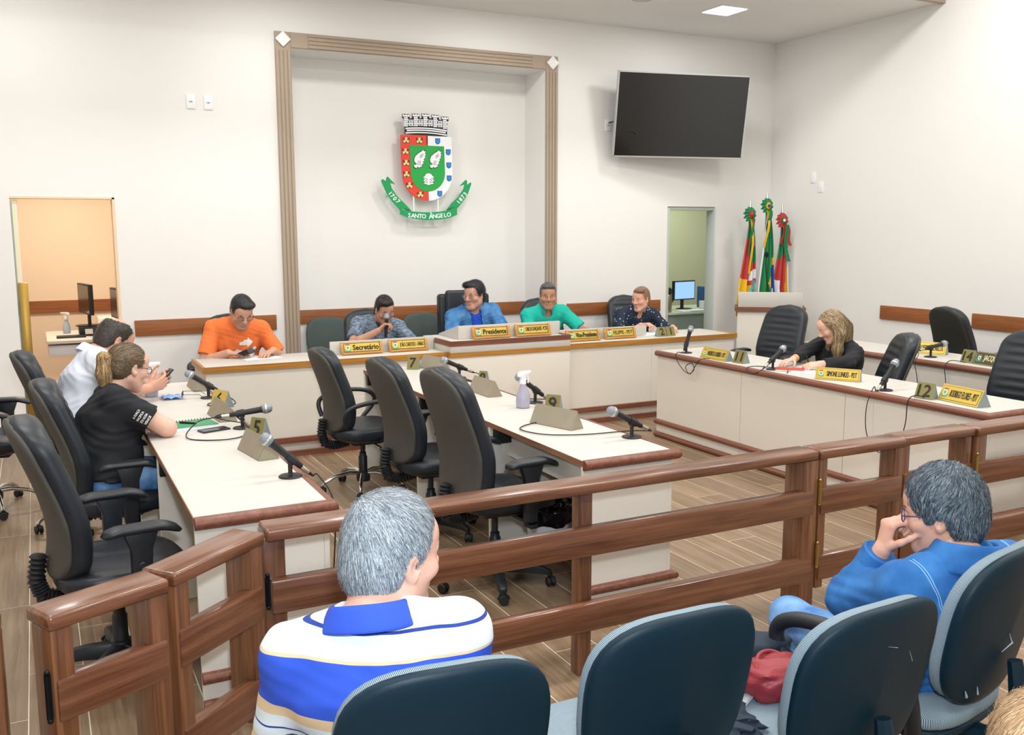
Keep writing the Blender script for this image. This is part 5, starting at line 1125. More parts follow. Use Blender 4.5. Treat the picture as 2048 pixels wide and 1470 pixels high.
def strands(name, V, N, parent, n, L, colors, flow, width=.0014, lift=.35, seed=1, mask=None, grav=(0, 0, -1), wgt=.0, segs=3, m=None, jit=.25):
    rs = np.random.RandomState(seed); ix = np.arange(len(V)) if mask is None else np.flatnonzero(mask)
    if len(ix) == 0: return None
    ch = rs.choice(ix, n); P = V[ch]+rs.normal(0, .0025, (n, 3)); Nn = N[ch]; D = flow(P, Nn)+rs.normal(0, jit, (n, 3)); D = D-Nn*(D*Nn).sum(1, keepdims=True); D /= np.linalg.norm(D, axis=1, keepdims=True)+1e-9
    ln = L*(.6+.7*rs.rand(n)); X = np.cross(D, Nn); pts = []; p = P.copy(); d = D.copy()
    from mathutils.kdtree import KDTree
    kd = KDTree(len(V))
    for i_, v_ in enumerate(V): kd.insert(v_, i_)
    kd.balance(); off = lift*ln*(.4+.9*rs.rand(n))
    for k in range(segs+1):
        if k:
            q = p+d*(ln/segs)[:, None]; ni = np.fromiter((kd.find(t_)[1] for t_ in q), int, n); nn = N[ni]; hgt = ((q-V[ni])*nn).sum(1); q = q-nn*hgt[:, None]; d = nrm2(d*.6+nrm2(flow(q, nn))*.4+rs.normal(0, jit*.15, (n, 3))); d = nrm2(d-nn*(d*nn).sum(1, keepdims=True)); p = q
        else: nn = Nn
        pts.append(p+nn*(.0012+off*(k/segs)**1.3)[:, None])
    vs = []; wd = width*(.7+.6*rs.rand(n))
    for k in range(segs+1):
        w_ = (wd*(1-.75*(k/segs)**2))[:, None]; vs += [pts[k]-X*w_*.5, pts[k]+X*w_*.5]
    Vv = np.stack(vs, 1).reshape(-1, 3); st = 2*(segs+1); b = np.arange(n)*st; Q = np.concatenate([np.stack([b+2*k, b+2*k+1, b+2*k+3, b+2*k+2], 1) for k in range(segs)])
    cs = np.array([lin(c)[:3] for c in colors]); cc = cs[rs.randint(0, len(cs), n)]*(.8+.4*rs.rand(n, 1)); col = np.repeat(cc, st, 0)
    o = arr_mesh(name, Vv, Q, m or M_strand, parent, col); o['kind'] = 'stuff'; return o
def nrm2(a): return a/(np.linalg.norm(a, axis=1, keepdims=True)+1e-9)
def vnormals(V, Q):
    n = np.cross(V[Q[:, 2]]-V[Q[:, 0]], V[Q[:, 3]]-V[Q[:, 1]]); N = np.zeros_like(V)
    for k in range(4): np.add.at(N, Q[:, k], n)
    return nrm2(N)
def hair_short(s, T, R, sc, hl=.062, top=.010, side=.004, nape=-.075, burn=-.02, bald=0, part=0, full=0.0, quiff=0.0):
    def e(c, r, k=.012, op='u'): s.ell(T(c), np.array(r)*sc, R, k*sc, op)
    e((0, -.015, .036+top*.3), (.0755+side+full*.4, .097+side, .086+top*.8), 0); e((0, -.012, .062+top*.5), (.068+side+full*.5, .086, .060+top*.6), .02)
    e((0, -.045, -.02), (.068+side, .064+side, .072), .03)
    if quiff: e((part*.02, .058, .098), (.058, .040, .018+quiff), .02); e((part*.035, .045, .104), (.035, .05, .014+quiff), .015)
    # cut away the face, ears and nape
    e((0, .108, hl-.108), (.15, .066, .105), .008, 's'); e((0, .135, hl-.07), (.14, .072, .07), .008, 's')
    for x in (-1, 1):
        e((x*.085, .0, burn-.045), (.035, .030, .062), .008, 's'); e((x*.085, .075, .0), (.03, .045, .065), .008, 's')
    s.plane(T((0, 0, nape)), R @ np.array((0, .25, -1)), .01)
    if bald:
        e((0, -.035, .135), (.052*bald, .062*bald, .055), .012, 's'); e((0, .06, .125), (.045*bald, .06, .05), .012, 's')
class Person:
    def __init__(s, label, xy, face, head, haz, hp=0.0, roll=0.0, seat=.46, sc=1.0, hsc=1.0, shw=.185, hip_back=0.0, hz=None, nf=.06, nd=.125, nx=0.0):
        """xy hips on the floor plan, face = body azimuth, head = head centre (world), haz/hp head azimuth and downward pitch"""
        s.rz = face-PI/2; s.root = thing('person', label, 'person', (xy[0], xy[1], 0), s.rz); s.o = np.array((xy[0], xy[1], 0.0)); s.Rz = rotz(-s.rz); s.sc = sc; s.hsc = hsc
        s.C = s.L(head); az = haz-s.rz; f = np.array((math.cos(az)*math.cos(hp), math.sin(az)*math.cos(hp), -math.sin(hp))); r = nrm(np.cross(f, (0, 0, 1))); u = np.cross(r, f)
        r2 = r*math.cos(roll)+u*math.sin(roll); u2 = u*math.cos(roll)-r*math.sin(roll); s.R = np.stack([r2, f, u2], 1)
        s.hip = np.array((0, 0, hz or seat+.095)); s.nk = s.C+s.R @ np.array((0, -.035, -.075))*hsc; s.N = s.C+np.array((nx, -nf, -nd)); s.seat = seat
        ax = nrm(s.N-s.hip); s.ax = ax; s.fw = nrm(np.array((0, 1.0, 0))-ax*ax[1]); s.rt = nrm(np.cross(s.fw, ax)); s.shw = shw*sc
        s.S = {1: s.N-ax*.058*sc+s.rt*s.shw, -1: s.N-ax*.058*sc-s.rt*s.shw}; s.arms = {}; s.tw = 0
    def L(s, p): return s.Rz @ (np.array(p, float)-s.o)
    def Lv(s, v): return s.Rz @ np.array(v, float)
    def arm(s, side, wrist, pole=(0, 0, -1), D=None, P=(0, 0, -1), curl=.35, thumb=.5, shoulder=(0, 0, 0), up=.285, fo=.25, hand=True, spread=.12, elbow=None):
        s.S[side] = s.S[side]+np.array(shoulder); E, W = ik(s.S[side], s.L(wrist), up*s.sc, fo*s.sc, s.Lv(pole)); E = E if elbow is None else s.L(elbow); W = W if elbow is None else s.L(wrist); s.arms[side] = dict(E=E, W=W, D=nrm(W-E) if D is None else nrm(s.Lv(D)), P=s.Lv(P), curl=curl, thumb=thumb, hand=hand, spread=spread)
    def torso(s, q, inf=0.0, w=1.0, belly=0.0, chest=1.0, k=.05, hem=None, bust=0.0):
        h, N, ax, rt, fw = s.hip, s.N, s.ax, s.rt, s.fw; L = np.linalg.norm(N-h); c = s.sc
        wa = h+ax*L*.30-fw*.005; ch = h+ax*L*.66-fw*.012*c; i = inf
        q.ecap(h-ax*.02, wa, (.165*c*w+i, .115*c+i), (.150*c*w+i, .105*c+belly*.4+i), rt, 0); q.ecap(wa, ch, (.150*c*w+i, .105*c+belly*.4+i), (.168*c*w*chest+i, .112*c+i), rt, k)
        q.ecap(ch, N-ax*.075*c, (.168*c*w*chest+i, .112*c+i), (.135*c+i, .080*c+i), rt, k)
        if belly: q.ell(h+ax*L*.22+fw*(.04+belly*.5), (.14*c*w+i, .085+belly*.6+i, .13+i), np.stack([rt, fw, ax], 1), .06)
        if bust:
            for x in (-1, 1): q.ell(ch+rt*x*.075+fw*(.085+bust*.4)-ax*.01, (.062+i, .055+bust*.3+i, .062+i), np.stack([rt, fw, ax], 1), .04)
        for x in (-1, 1):
            S = s.S[x]; q.cap(N-ax*.055*c+rt*x*.05, S, .060*c+i, .054*c+i, .045); q.cap(N+ax*.01-fw*.01, S+ax*.012, .040*c+i*.7, .032*c+i*.7, .045)
    def build_body(s, h=.006, base='C99A80', stubble=0.0, sex='m', closed=False, jaw=1.0, nose=1.0, chin=1.0, fat=0.0, armr=1.0, hsc=1.0, neck=1.0, sleeve_long=False, lips=(.62, .30, .27)):
        q = SDF(); head_sdf(q, s.C, s.R, s.hsc, sex, jaw, closed, nose, chin, fat); c = s.sc
        q.cap(s.nk+s.R @ np.array((0, .004, .02)), s.N-s.ax*.03, .053*c*neck, .062*c*neck, .025); s.torso(q, -.012)
        for x, a in s.arms.items():
            S, E, W = s.S[x], a['E'], a['W']; q.cap(S, E, .046*c*armr, .040*c*armr, .03); m = E+(W-E)*.3; q.cap(E, m, .038*c*armr, .041*c*armr, .02); q.cap(m, W, .041*c*armr, .0265*c*armr, .02)
            if a['hand']: a['grip'] = hand_sdf(q, W, a['D'], a['P'], x*1.0, a['curl'], a['spread'], hsc*c, a['thumb'])
        V, Q = q.mesh(h); s.body = arr_mesh('body', V, Q, M_skin, s.root, skin_col(V, s.C, s.R, s.hsc, base, stubble, lips)); s.arms_done = True
        T = s.T
        for x in (-1, 1):
            if not closed:
                MB().ball(T((x*.031, .0738, -.001)), .0124*s.hsc, 14, 10).build('eye', M_eyew, s.root, world=False); MB().ball(T((x*.031, .0812, -.001)), .0062*s.hsc, 10, 8).build('iris', M_iris, s.root, world=False)
        return s
    def T(s, v): return s.C+s.R @ (np.array(v, float)*s.hsc)
    def brows(s, col, w=1.0):
        m = mat('brow_'+col, col, .8)
        for x in (-1, 1): MB().tube([s.T((x*.014, .0955, .0215)), s.T((x*.028, .0935, .0275)), s.T((x*.040, .0865, .0265)), s.T((x*.050, .0755, .0205))], [.0026*w, .0036*w, .003*w, .0012*w], 6).build('eyebrow', m, s.root, world=False)
    def shirt(s, m, name='shirt', inf=.012, w=1.0, belly=0.0, sleeve=.55, neckr=.072, neckdrop=.0, fold=.0035, h=.007, hem=-.02, chest=1.0, bust=0.0, seed=0, sl_inf=.02, vneck=0.0, long_=False, cuff=.93, col=None, fr=1.0):
        q = SDF(); s.torso(q, inf, w, belly, chest, bust=bust); c = s.sc
        for x, a in s.arms.items():
            S, E, W = s.S[x], a['E'], a['W']; d = nrm(E-S)
            if long_:
                q.cap(S, E, .050*c+inf, .046*c+inf, .035); t = E+(W-E)*cuff; q.cap(E, t, .045*c+inf, .034*c+inf, .02, clip=[(t, W-E)])
            else:
                t = S+(E-S)*sleeve; q.cap(S, S+(E-S)*(sleeve+.2), .050*c+inf, .046*c+sl_inf, .035, clip=[(t, d)])
        q.cap(s.N+s.ax*.03, s.nk+s.R @ np.array((0, .0, .05)), neckr*.88, neckr*.88, .010, 's'); q.ell(s.N+s.fw*.06-s.ax*(.0+neckdrop), (neckr*.75, .05, .035+vneck), np.stack([s.rt, s.fw, s.ax], 1), .01, 's')
        q.plane(s.hip+s.ax*hem, -s.ax)
        ph = seed*1.7
        def disp(x, y, z): return fold*fr*(np.sin(34*z+9*np.sin(11*x+ph)+14*y)*.55+np.sin(61*x+23*y+12*np.sin(15*z+ph))*.3+np.sin(17*z-25*x+ph)*.5)
        V, Q = q.mesh(h, disp); s.sh = (V, Q); o = arr_mesh(name, V, Q, m, s.root, col(V) if col else None); s.shirt_o = o; return o
    def collar(s, m, r=.075, hgt=.045, open_=.5, name='collar', dz=0.0):
        """turned-down collar band round the neck, open at the front"""
        c = s.N+s.ax*(.006+dz); n = 40; fwv, rtv, ax = s.fw, s.rt, nrm(s.ax+nrm(s.nk-s.N)*.45)
        fwv = nrm(fwv-ax*(fwv @ ax)); rtv = np.cross(fwv, ax); b = MB()
        def fn(u, v):
            a = open_*.5+(2*PI-open_)*u; k = math.sin((u)*PI); back = .5-.5*math.cos(a)
            pr = [(r*.90, .030), (r*.86, .048), (r*.98, .050), (r*1.16, .022), (r*1.30, -.006), (r*1.26, -.010), (r*1.0, .02)]
            t = v*(len(pr)-1); i = min(int(t), len(pr)-2); f_ = t-i; rr = pr[i][0]*(1-f_)+pr[i+1][0]*f_; zz = pr[i][1]*(1-f_)+pr[i+1][1]*f_
            zz = zz*hgt/.045-.020*(1-back)*1.3; rr *= 1+.10*(1-back); dirv = fwv*math.cos(a)+rtv*math.sin(a); return c+dirv*rr*(1+.03*math.sin(a*3))+ax*zz-fwv*.004
        b.grid(fn, n, 15); return b.build(name, m, s.root, world=False, ang=80)
    def trousers(s, m, knee=.43, spread=.10, h=.009, drop=.0, foot=.0, shoes=None, fold=.003):
        q = SDF(); hp = s.hip; kn = {}; q.ecap(hp+s.rt*-.03, hp+s.rt*.03, (.155, .12), (.155, .12), (0, 0, 1), 0)
        for x in (-1, 1):
            k = np.array((x*(spread+.04), knee, s.seat+.055-drop)); an = np.array((x*(spread+.03), knee+foot+.02, .085)); q.cap(hp+np.array((x*.085, .0, -.005)), k, .092, .066, .05); q.cap(k, an, .063, .050, .03, clip=[(an+np.array((0, 0, -.02)), (0, 0, -1))]); kn[x] = an
        V, Q = q.mesh(h, lambda x, y, z: fold*(np.sin(40*y+12*np.sin(14*z))*.5+np.sin(50*z+20*x)*.4)); arr_mesh('trousers', V, Q, m, s.root)
        for x in (-1, 1):
            a = kn[x]; b = SDF(); b.ell(a+np.array((0, .055, -.048)), (.043, .125, .042), None, 0).ell(a+np.array((0, -.01, -.025)), (.040, .055, .055), None, .03).plane((0, 0, .008), (0, 0, -1)); V, Q = b.mesh(.010); arr_mesh('shoe', V, Q, shoes or mat('shoe_dark', '20201F', .45), s.root)
    def hair(s, fn, colors, h=.006, n=1500, L=.03, flow=None, width=.0016, lift=.25, seed=3, amp=.0025, name='hair', wgt=.0, jit=.25, segs=3, cm=None, mk=None):
        q = SDF(); fn(q, s.T, s.R, s.hsc); V, Q = q.mesh(h, lambda x, y, z: amp*np.sin(150*x+60*np.sin(40*y))*np.sin(130*y+50*np.sin(50*z))); N = vnormals(V, Q)
        rs = np.random.RandomState(seed); cs = np.array([lin(c)[:3] for c in colors]); Lc = (V-s.C) @ s.R/s.hsc
        col = cs[rs.randint(0, len(cs), len(V))]*.5+cs.mean(0)[None, :]*.5
        if cm is not None: col = cm(Lc, col)
        o = arr_mesh(name, V, Q, M_hair, s.root, col)
        if n:
            cr = s.T((0, -.06, .13)); dn = s.R @ np.array((0, -.1, -1.0))
            fl = flow or (lambda P, Nn: nrm2(P-cr)*1.0+dn[None, :]*.6)
            st = strands('hair_strands', V, N, o, n, L, colors, fl, width, lift, seed, wgt=wgt, jit=jit, segs=segs, mask=None if mk is None else mk(Lc))
        return V, Q, N, o
    def specs(s, m, y=.098, z=.002): specs('eyeglasses', '', None, s.R*s.hsc, top=False, par=s.glass_root(m, y, z), m=m, wide=.138)
    def glass_root(s, m, y, z):
        o = MB().tube([s.T((-.009, y, z+.008)), s.T((0, y+.002, z+.010)), s.T((.009, y, z+.008))], .0016, 6).build('eyeglasses', m, s.root, world=False)
        # re-centre so that the rims are built round the nose bridge
        off = s.T((0, y, z)); o.location = Vector(off)
        for v in o.data.vertices: v.co = v.co-Vector(off)
        return o
def print_on(person, mask, o, ex, ey, d, nx, ny, m, name='print', lift=.0018):
    """flat print laid on a garment: cells where mask(u,v) is true, dropped along d onto the shirt"""
    from mathutils.bvhtree import BVHTree
    V, Q = person.sh; T = BVHTree.FromPolygons([tuple(v) for v in V], [tuple(q) for q in Q]); o, ex, ey, d = [np.array(t, float) for t in (o, ex, ey, d)]; vs = []; ok = []
    for j in range(ny+1):
        for i in range(nx+1):
            p = o+ex*(i/nx-.5)+ey*(j/ny-.5); hit = T.ray_cast(Vector(p-d*.4), Vector(d)); ok.append(hit[0] is not None); vs.append((np.array(hit[0])-d*lift) if hit[0] is not None else p)
    fs = []
    for j in range(ny):
        for i in range(nx):
            if mask((i+.5)/nx, (j+.5)/ny):
                a = j*(nx+1)+i; q = (a, a+1, a+nx+2, a+nx+1)
                if all(ok[k] for k in q): fs.append(q)
    b = MB(); b.add(vs, fs); return b.build(name, m, person.root, world=False, fixn=False, ang=80)
# ------------------------------------------------------------------ garments
def cloth(name, col, noise=.08, nscale=9, bump=.15, bscale=500, rough=.85): return mat(name, col, rough, noise=noise, nscale=nscale, bump=bump, bscale=bscale)
def heather():
    g = NT('heather_knit'); c = g.coord('Object'); mp = g.n('ShaderNodeMapping'); mp.inputs['Scale'].default_value = (18, 18, 150); g.l(c, mp.inputs['Vector']); nz = g.n('ShaderNodeTexNoise'); nz.inputs['Scale'].default_value = 1.5; nz.inputs['Detail'].default_value = 3; g.l(mp.outputs[0], nz.inputs['Vector'])
    r = g.n('ShaderNodeValToRGB'); e = r.color_ramp.elements; e[0].position = .40; e[1].position = .64; e[0].color = lin('3F4F63'); e[1].color = lin('93A3B4'); g.l(nz.outputs['Fac'], r.inputs['Fac']); g.l(r.outputs[0], g.b.inputs['Base Color']); g.b.inputs['Roughness'].default_value = .9; return g.m
def dots():
    g = NT('dotted_navy'); c = g.coord('Object'); v = g.n('ShaderNodeTexVoronoi'); v.inputs['Scale'].default_value = 34; g.l(c, v.inputs['Vector']); mr = g.n('ShaderNodeMapRange'); mr.inputs['From Min'].default_value = .20; mr.inputs['From Max'].default_value = .26; g.l(v.outputs['Distance'], mr.inputs['Value'])
    mx = g.n('ShaderNodeMix', data_type='RGBA'); mx.inputs['A'].default_value = lin('D8DCE4'); mx.inputs['B'].default_value = lin('1D2A40'); g.l(mr.outputs[0], mx.inputs['Factor']); g.l(mx.outputs['Result'], g.b.inputs['Base Color']); g.b.inputs['Roughness'].default_value = .85; return g.m
def denim(name, a, b):
    g = NT(name); c = g.coord('Object'); n1 = g.n('ShaderNodeTexNoise'); n1.inputs['Scale'].default_value = 11; n1.inputs['Detail'].default_value = 5; g.l(c, n1.inputs['Vector']); r = g.n('ShaderNodeValToRGB'); e = r.color_ramp.elements; e[0].position = .35; e[1].position = .72; e[0].color = lin(a); e[1].color = lin(b); g.l(n1.outputs['Fac'], r.inputs['Fac']); g.l(r.outputs[0], g.b.inputs['Base Color']); g.b.inputs['Roughness'].default_value = .88
    n2 = g.n('ShaderNodeTexNoise'); n2.inputs['Scale'].default_value = 600; g.l(c, n2.inputs['Vector']); bp = g.n('ShaderNodeBump'); bp.inputs['Strength'].default_value = .25; bp.inputs['Distance'].default_value = .002; g.l(n2.outputs['Fac'], bp.inputs['Height']); g.l(bp.outputs[0], g.b.inputs['Normal']); return g.m
M_jean = denim('blue_jeans', '3D70AC', '82ABD8'); M_djack = denim('denim_jacket', '1B5796', '3779BC'); M_chamb = denim('chambray_shirt', '2F6AA6', '5E93C4'); M_stitch = mat('pale_stitching', '8FBCE2', .8)
M_dark = cloth('dark_trousers', '23262C')
def striped():
    """polo bands across the torso, by height in the garment"""
    g = NT('striped_polo'); c = g.coord('Object'); sp = g.n('ShaderNodeSeparateXYZ'); g.l(c, sp.inputs[0]); n1 = g.n('ShaderNodeTexNoise'); n1.inputs['Scale'].default_value = 5; g.l(c, n1.inputs['Vector'])
    ax = g.n('ShaderNodeMath', operation='ABSOLUTE'); g.l(sp.outputs['X'], ax.inputs[0]); m0 = g.n('ShaderNodeMath', operation='MULTIPLY'); m0.inputs[1].default_value = -.02; g.l(ax.outputs[0], m0.inputs[0])
    s1 = g.n('ShaderNodeMath', operation='ADD'); g.l(sp.outputs['Z'], s1.inputs[0]); g.l(m0.outputs[0], s1.inputs[1])
    m1 = g.n('ShaderNodeMath', operation='MULTIPLY_ADD'); m1.inputs[1].default_value = .02; g.l(n1.outputs['Fac'], m1.inputs[0]); g.l(s1.outputs[0], m1.inputs[2])
    mr = g.n('ShaderNodeMapRange'); mr.inputs['From Min'].default_value = .5; mr.inputs['From Max'].default_value = 1.1; g.l(m1.outputs[0], mr.inputs['Value'])
    r = g.n('ShaderNodeValToRGB'); r.color_ramp.interpolation = 'CONSTANT'; W, B, T_, Nv = lin('D6E0E6'), lin('2A50C4'), lin('D9BE9A'), lin('22398C')
    z = lambda v: (v-.022-.5)/.6
    st = [(0, W), (z(.60), B), (z(.66), T_), (z(.69), W), (z(.722), Nv), (z(.728), W), (z(.757), T_), (z(.787), B), (z(.907), T_), (z(.914), W), (z(.966), Nv), (z(.973), W)]
    el = r.color_ramp.elements; el[0].position = 0; el[0].color = st[0][1]; el[1].position = st[1][0]; el[1].color = st[1][1]
    for p, c_ in st[2:]: e = el.new(p); e.color = c_
    g.l(mr.outputs[0], r.inputs['Fac']); g.l(r.outputs[0], g.b.inputs['Base Color']); g.b.inputs['Roughness'].default_value = .85; return g.m
M_frameb = mat('spectacle_frame', '22242A', .35); M_frames = mat('spectacle_frame_steel', '8A8A8E', .3, .8)
def R(d): return math.radians(d)

# 1 man in orange
p = Person('man in orange T-shirt with white recycling print, reading at left of bench', (1.46, 8.26), R(-88), (1.505, 7.95, 1.115), R(-84), R(30), seat=.46, sc=1.08, hsc=1.08, shw=.185, nf=.13, nd=.095)
p.arm(1, (1.36, 7.82, .795), (-.55, .2, -.8), D=(.92, -.38, -.08), P=(0, 0, -1), curl=.22); p.arm(-1, (1.72, 7.80, .795), (.55, .2, -.8), D=(-.7, -.7, -.05), P=(0, 0, -1), curl=.28)
p.build_body(base='C7977F', stubble=.25, closed=True, fat=.006, armr=1.12); p.shirt(cloth('orange_cotton', 'F07B3C', .05), 'tshirt', w=1.12, belly=.05, sleeve=.78, sl_inf=.028, neckr=.070, seed=1)
p.trousers(M_dark); p.hair(lambda q, T, R_, s: hair_short(q, T, R_, s, hl=.070, quiff=.008, part=-1), ['17171A', '24242A', '1C1A1A'], n=1400, L=.022); p.brows('1B1818'); p.specs(M_frameb)
def recyc(u, v):
    x, y = u-.5, v-.5; best = False
    for k in range(3):
        a = 2*PI*k/3; c, s = math.cos(a), math.sin(a); X, Y = c*x+s*y, -s*x+c*y; Y -= .27
        if abs(Y) < .085 and -.24 < X < .06 and not (X < -.12 and Y > .07+X*.2): best = True
        if .02 < X < .22 and abs(Y) < (.22-X)*.85: best = True
    return best
c_ = p.hip+p.ax*.30-p.rt*.06; print_on(p, recyc, c_, p.rt*-.25, p.ax*.25, -p.fw, 44, 44, mat('print_white', 'F2EFEA', .7))
phone('dark smartphone in the right hand of the man in orange', (1.50, 7.76, .80), rotz(-.9) @ roty(.25) @ rotx(.2))
# 2 man with the microphone
p = Person('man in grey-blue knit polo speaking into a hand-held microphone', (2.74, 8.36), R(-88), (2.80, 8.10, 1.065), R(-86), R(20), seat=.46, shw=.185, sc=1.04, nf=.12, nd=.095)
p.arm(1, (2.665, 7.90, .90), (-.8, .1, -.6), D=(.75, -.05, .62), P=(.55, -.35, -.5), curl=.85, thumb=1.0); p.arm(-1, (2.98, 7.84, .79), (.6, .3, -.6), D=(-.7, -.6, 0))
p.build_body(base='B98A72', stubble=.15, closed=True); p.shirt(heather(), 'polo_shirt', sleeve=.72, neckr=.068, vneck=.03, seed=2, w=1.05); p.collar(cloth('navy_collar', '2C3646'), r=.070); p.trousers(M_dark)
p.hair(lambda q, T, R_, s: hair_short(q, T, R_, s, hl=.066, top=.014, quiff=.010, part=1), ['1C1A1A', '2A2726', '141416'], n=1500, L=.028); p.brows('211C1A'); p.specs(M_frames)
hm = thing('handheld_microphone', 'black hand-held microphone with grey head at the speaking man mouth', 'microphone', (2.745, 7.90, .965)); tl_ = mic_body(hm, (0, 0, -.045), (.10, .08, 1)); MB().tube(smooth_path([tl_, tl_+np.array((0, -.03, -.06)), (.02, -.1, -.20), (.1, -.12, -.228)]), .0032, 6).build('cable', M_cable, hm, world=False)
# 3 man in blue at the centre
p = Person('man with glasses in blue chambray shirt over blue top, seated at the centre', (3.84, 8.44), R(-95), (3.765, 8.24, 1.158), R(-152), R(3), seat=.48, sc=1.10, hsc=1.08, shw=.185)
p.arm(1, (3.56, 7.90, .86), (-.5, .3, -.8), D=(.6, -.7, 0)); p.arm(-1, (3.95, 7.88, .86), (.5, .3, -.8), D=(-.6, -.7, 0))
p.build_body(base='C9967E', fat=.008, stubble=.08); p.shirt(cloth('royal_blue_top', '1D4FC4'), 'undershirt', inf=.002, sleeve=.05, seed=5, w=1.02, belly=.03)
jm = lambda: None
q_open = p.shirt(M_chamb, 'open_shirt', inf=.017, w=1.10, belly=.05, long_=True, neckr=.072, vneck=.02, seed=3); 
# open front: wedge cut along the placket
def open_front(pn, half=.055, top=.10):
    V, Q = pn.sh; Lx = (V-pn.hip) @ pn.rt; Lf = (V-pn.hip) @ pn.fw; c = V[Q].mean(1); x = (c-pn.hip) @ pn.rt; f_ = (c-pn.hip) @ pn.fw; keep = ~((np.abs(x) < half) & (f_ > .03)); me = pn.shirt_o.data; m_ = me.materials[0]; par = pn.shirt_o.parent; nm = pn.shirt_o.name; bpy.data.objects.remove(pn.shirt_o); pn.sh = (V, Q[keep]); pn.shirt_o = arr_mesh('open_shirt', V, Q[keep], m_, par)
open_front(p); p.collar(M_chamb, r=.074, open_=1.0); p.trousers(M_jean)
p.hair(lambda q, T, R_, s: hair_short(q, T, R_, s, hl=.070, top=.016, full=.006, quiff=.010, part=1), ['17171B', '22222A', '101014'], n=1700, L=.032, lift=.4); p.brows('1B1818'); p.specs(M_frames)
hs = MB().tube(smooth_path([p.T((.078, .0, -.02)), p.T((.070, .05, -.055)), p.T((.045, .105, -.072))]), .0018, 6).build('headset_boom', M_mic, p.root, world=False); MB().ball(p.T((.040, .110, -.072)), .009, 10, 8).build('headset_tip', M_mic, p.root, world=False)
# 4 man in turquoise
p = Person('grey-templed man in turquoise polo shirt with hands behind the bench', (4.58, 8.40), R(-96), (4.525, 8.15, 1.13), R(-114), R(2), seat=.46, sc=1.04, hsc=1.04, shw=.18)
p.arm(1, (4.44, 7.93, .80), (-.5, .3, -.8), D=(.7, -.6, 0)); p.arm(-1, (4.84, 7.80, .795), (.6, .4, -.6), D=(-.1, -1, 0))
p.build_body(base='B58468', stubble=.12, fat=.005); p.shirt(cloth('turquoise_pique', '17B8A6', .05), 'polo_shirt', sleeve=.80, sl_inf=.024, neckr=.070, vneck=.03, belly=.02, seed=4, w=1.05); p.collar(mat('turquoise_collar', '12A594', .85), r=.072, open_=.8); p.trousers(M_dark)
p.hair(lambda q, T, R_, s: hair_short(q, T, R_, s, hl=.070, top=.008, side=.002, quiff=.004), ['3A3C40', '5A5C60', '2A2C30', '77797C'], n=1400, L=.014); p.brows('3A322C')
# 5 man in dotted navy
p = Person('short-haired fair man in dotted navy shirt, rightmost at the bench', (5.62, 8.36), R(-100), (5.575, 8.06, 1.068), R(-160), R(4), seat=.45, sc=1.02, shw=.178, nf=.07, nd=.115)
p.arm(1, (5.47, 7.90, .82), (-.5, .2, -.8), D=(.5, -.8, .2), curl=.8); p.arm(-1, (5.78, 7.78, .795), (.6, .4, -.6), D=(-.5, -.8, 0))
p.build_body(base='D9A48E'); p.shirt(dots(), 'shirt', long_=True, cuff=.55, neckr=.068, vneck=.02, seed=6); p.collar(mat('navy_collar2', '1D2A40', .85), r=.070, open_=.7); p.trousers(M_dark)
p.hair(lambda q, T, R_, s: hair_short(q, T, R_, s, hl=.070, top=.008, side=.004, quiff=.006, part=-1), ['8A6650', '9A7860', '7A5A46'], n=1200, L=.010); p.brows('8A6650')
# 6 blond woman
p = Person('long-haired blond woman in black, writing at the right desk', (5.70, 5.42), R(176), (5.485, 5.345, 1.03), R(152), R(26), seat=.45, sc=.95, hsc=.98, shw=.165, hz=.53, nf=.10, nd=.11)
p.arm(1, (5.09, 5.36, .79), (.3, 1, -.3), D=(-.95, -.1, -.12), P=(0, 0, -1), curl=.2); p.arm(-1, (5.13, 5.10, .795), (.3, -1, -.3), D=(-.85, .3, -.1), P=(.1, .5, -.8), curl=.6, thumb=.9)
p.build_body(base='E0AE97', sex='f', jaw=.9, nose=.97, chin=.97, closed=True, neck=.85, hsc=.92, lips=(.7, .25, .25)); p.shirt(cloth('black_blouse', '17191D', .15), 'blouse', long_=True, cuff=.84, bust=.03, seed=7, fold=.005); p.trousers(M_dark)
def long_hair(q, T, R_, s):
    def e(c, r, k=.02, op='u'): q.ell(T(c), np.array(r)*s, R_, k*s, op)
    e((0, -.018, .040), (.084, .104, .094), 0); e((0, -.055, -.03), (.078, .066, .10), .04)
    e((0, .118, -.035), (.085, .092, .105), .012, 's')
    up = R_.T @ np.array((0, 0, 1.0)); dn = -up
    for x in (-1, 1):
        a = np.array((x*.070, -.015, .03)); b = a+np.array((x*.012, .0, -.09)); c = b+dn*.12+np.array((x*-.004, .01, 0)); d = c+dn*.12
        q.cap(T(a), T(b), .030*s, .036*s, .03); q.cap(T(b), T(c), .036*s, .036*s, .03); q.cap(T(c), T(d), .036*s, .016*s, .03)
    b = np.array((0, -.09, -.05)); c = b+dn*.16+np.array((0, -.02, 0)); q.cap(T(b), T(c), .062*s, .045*s, .05)
hc = ['9C8260', 'B79C72', '7A6246', '8C7454', 'C9B288', '54442F']
dn_ = np.array((0, 0, -1.0))
pb = p
def bl_flow(P, Nn):
    L_ = (P-pb.C) @ pb.R; d = np.stack([np.sign(L_[:, 0])*.9, np.full(len(P), -.55), np.full(len(P), -.6)], 1) @ pb.R.T; k = np.clip((L_[:, 2]-.02)/.05, 0, 1)[:, None]; return d*k+dn_[None, :]*(1-k)
V, Q, N, ho = p.hair(long_hair, hc, n=5200, L=.14, flow=bl_flow, width=.0026, lift=.02, wgt=.10, jit=.05, segs=5, amp=.003, mk=lambda L: ~((L[:, 1] > .035) & (L[:, 2] < .07)))
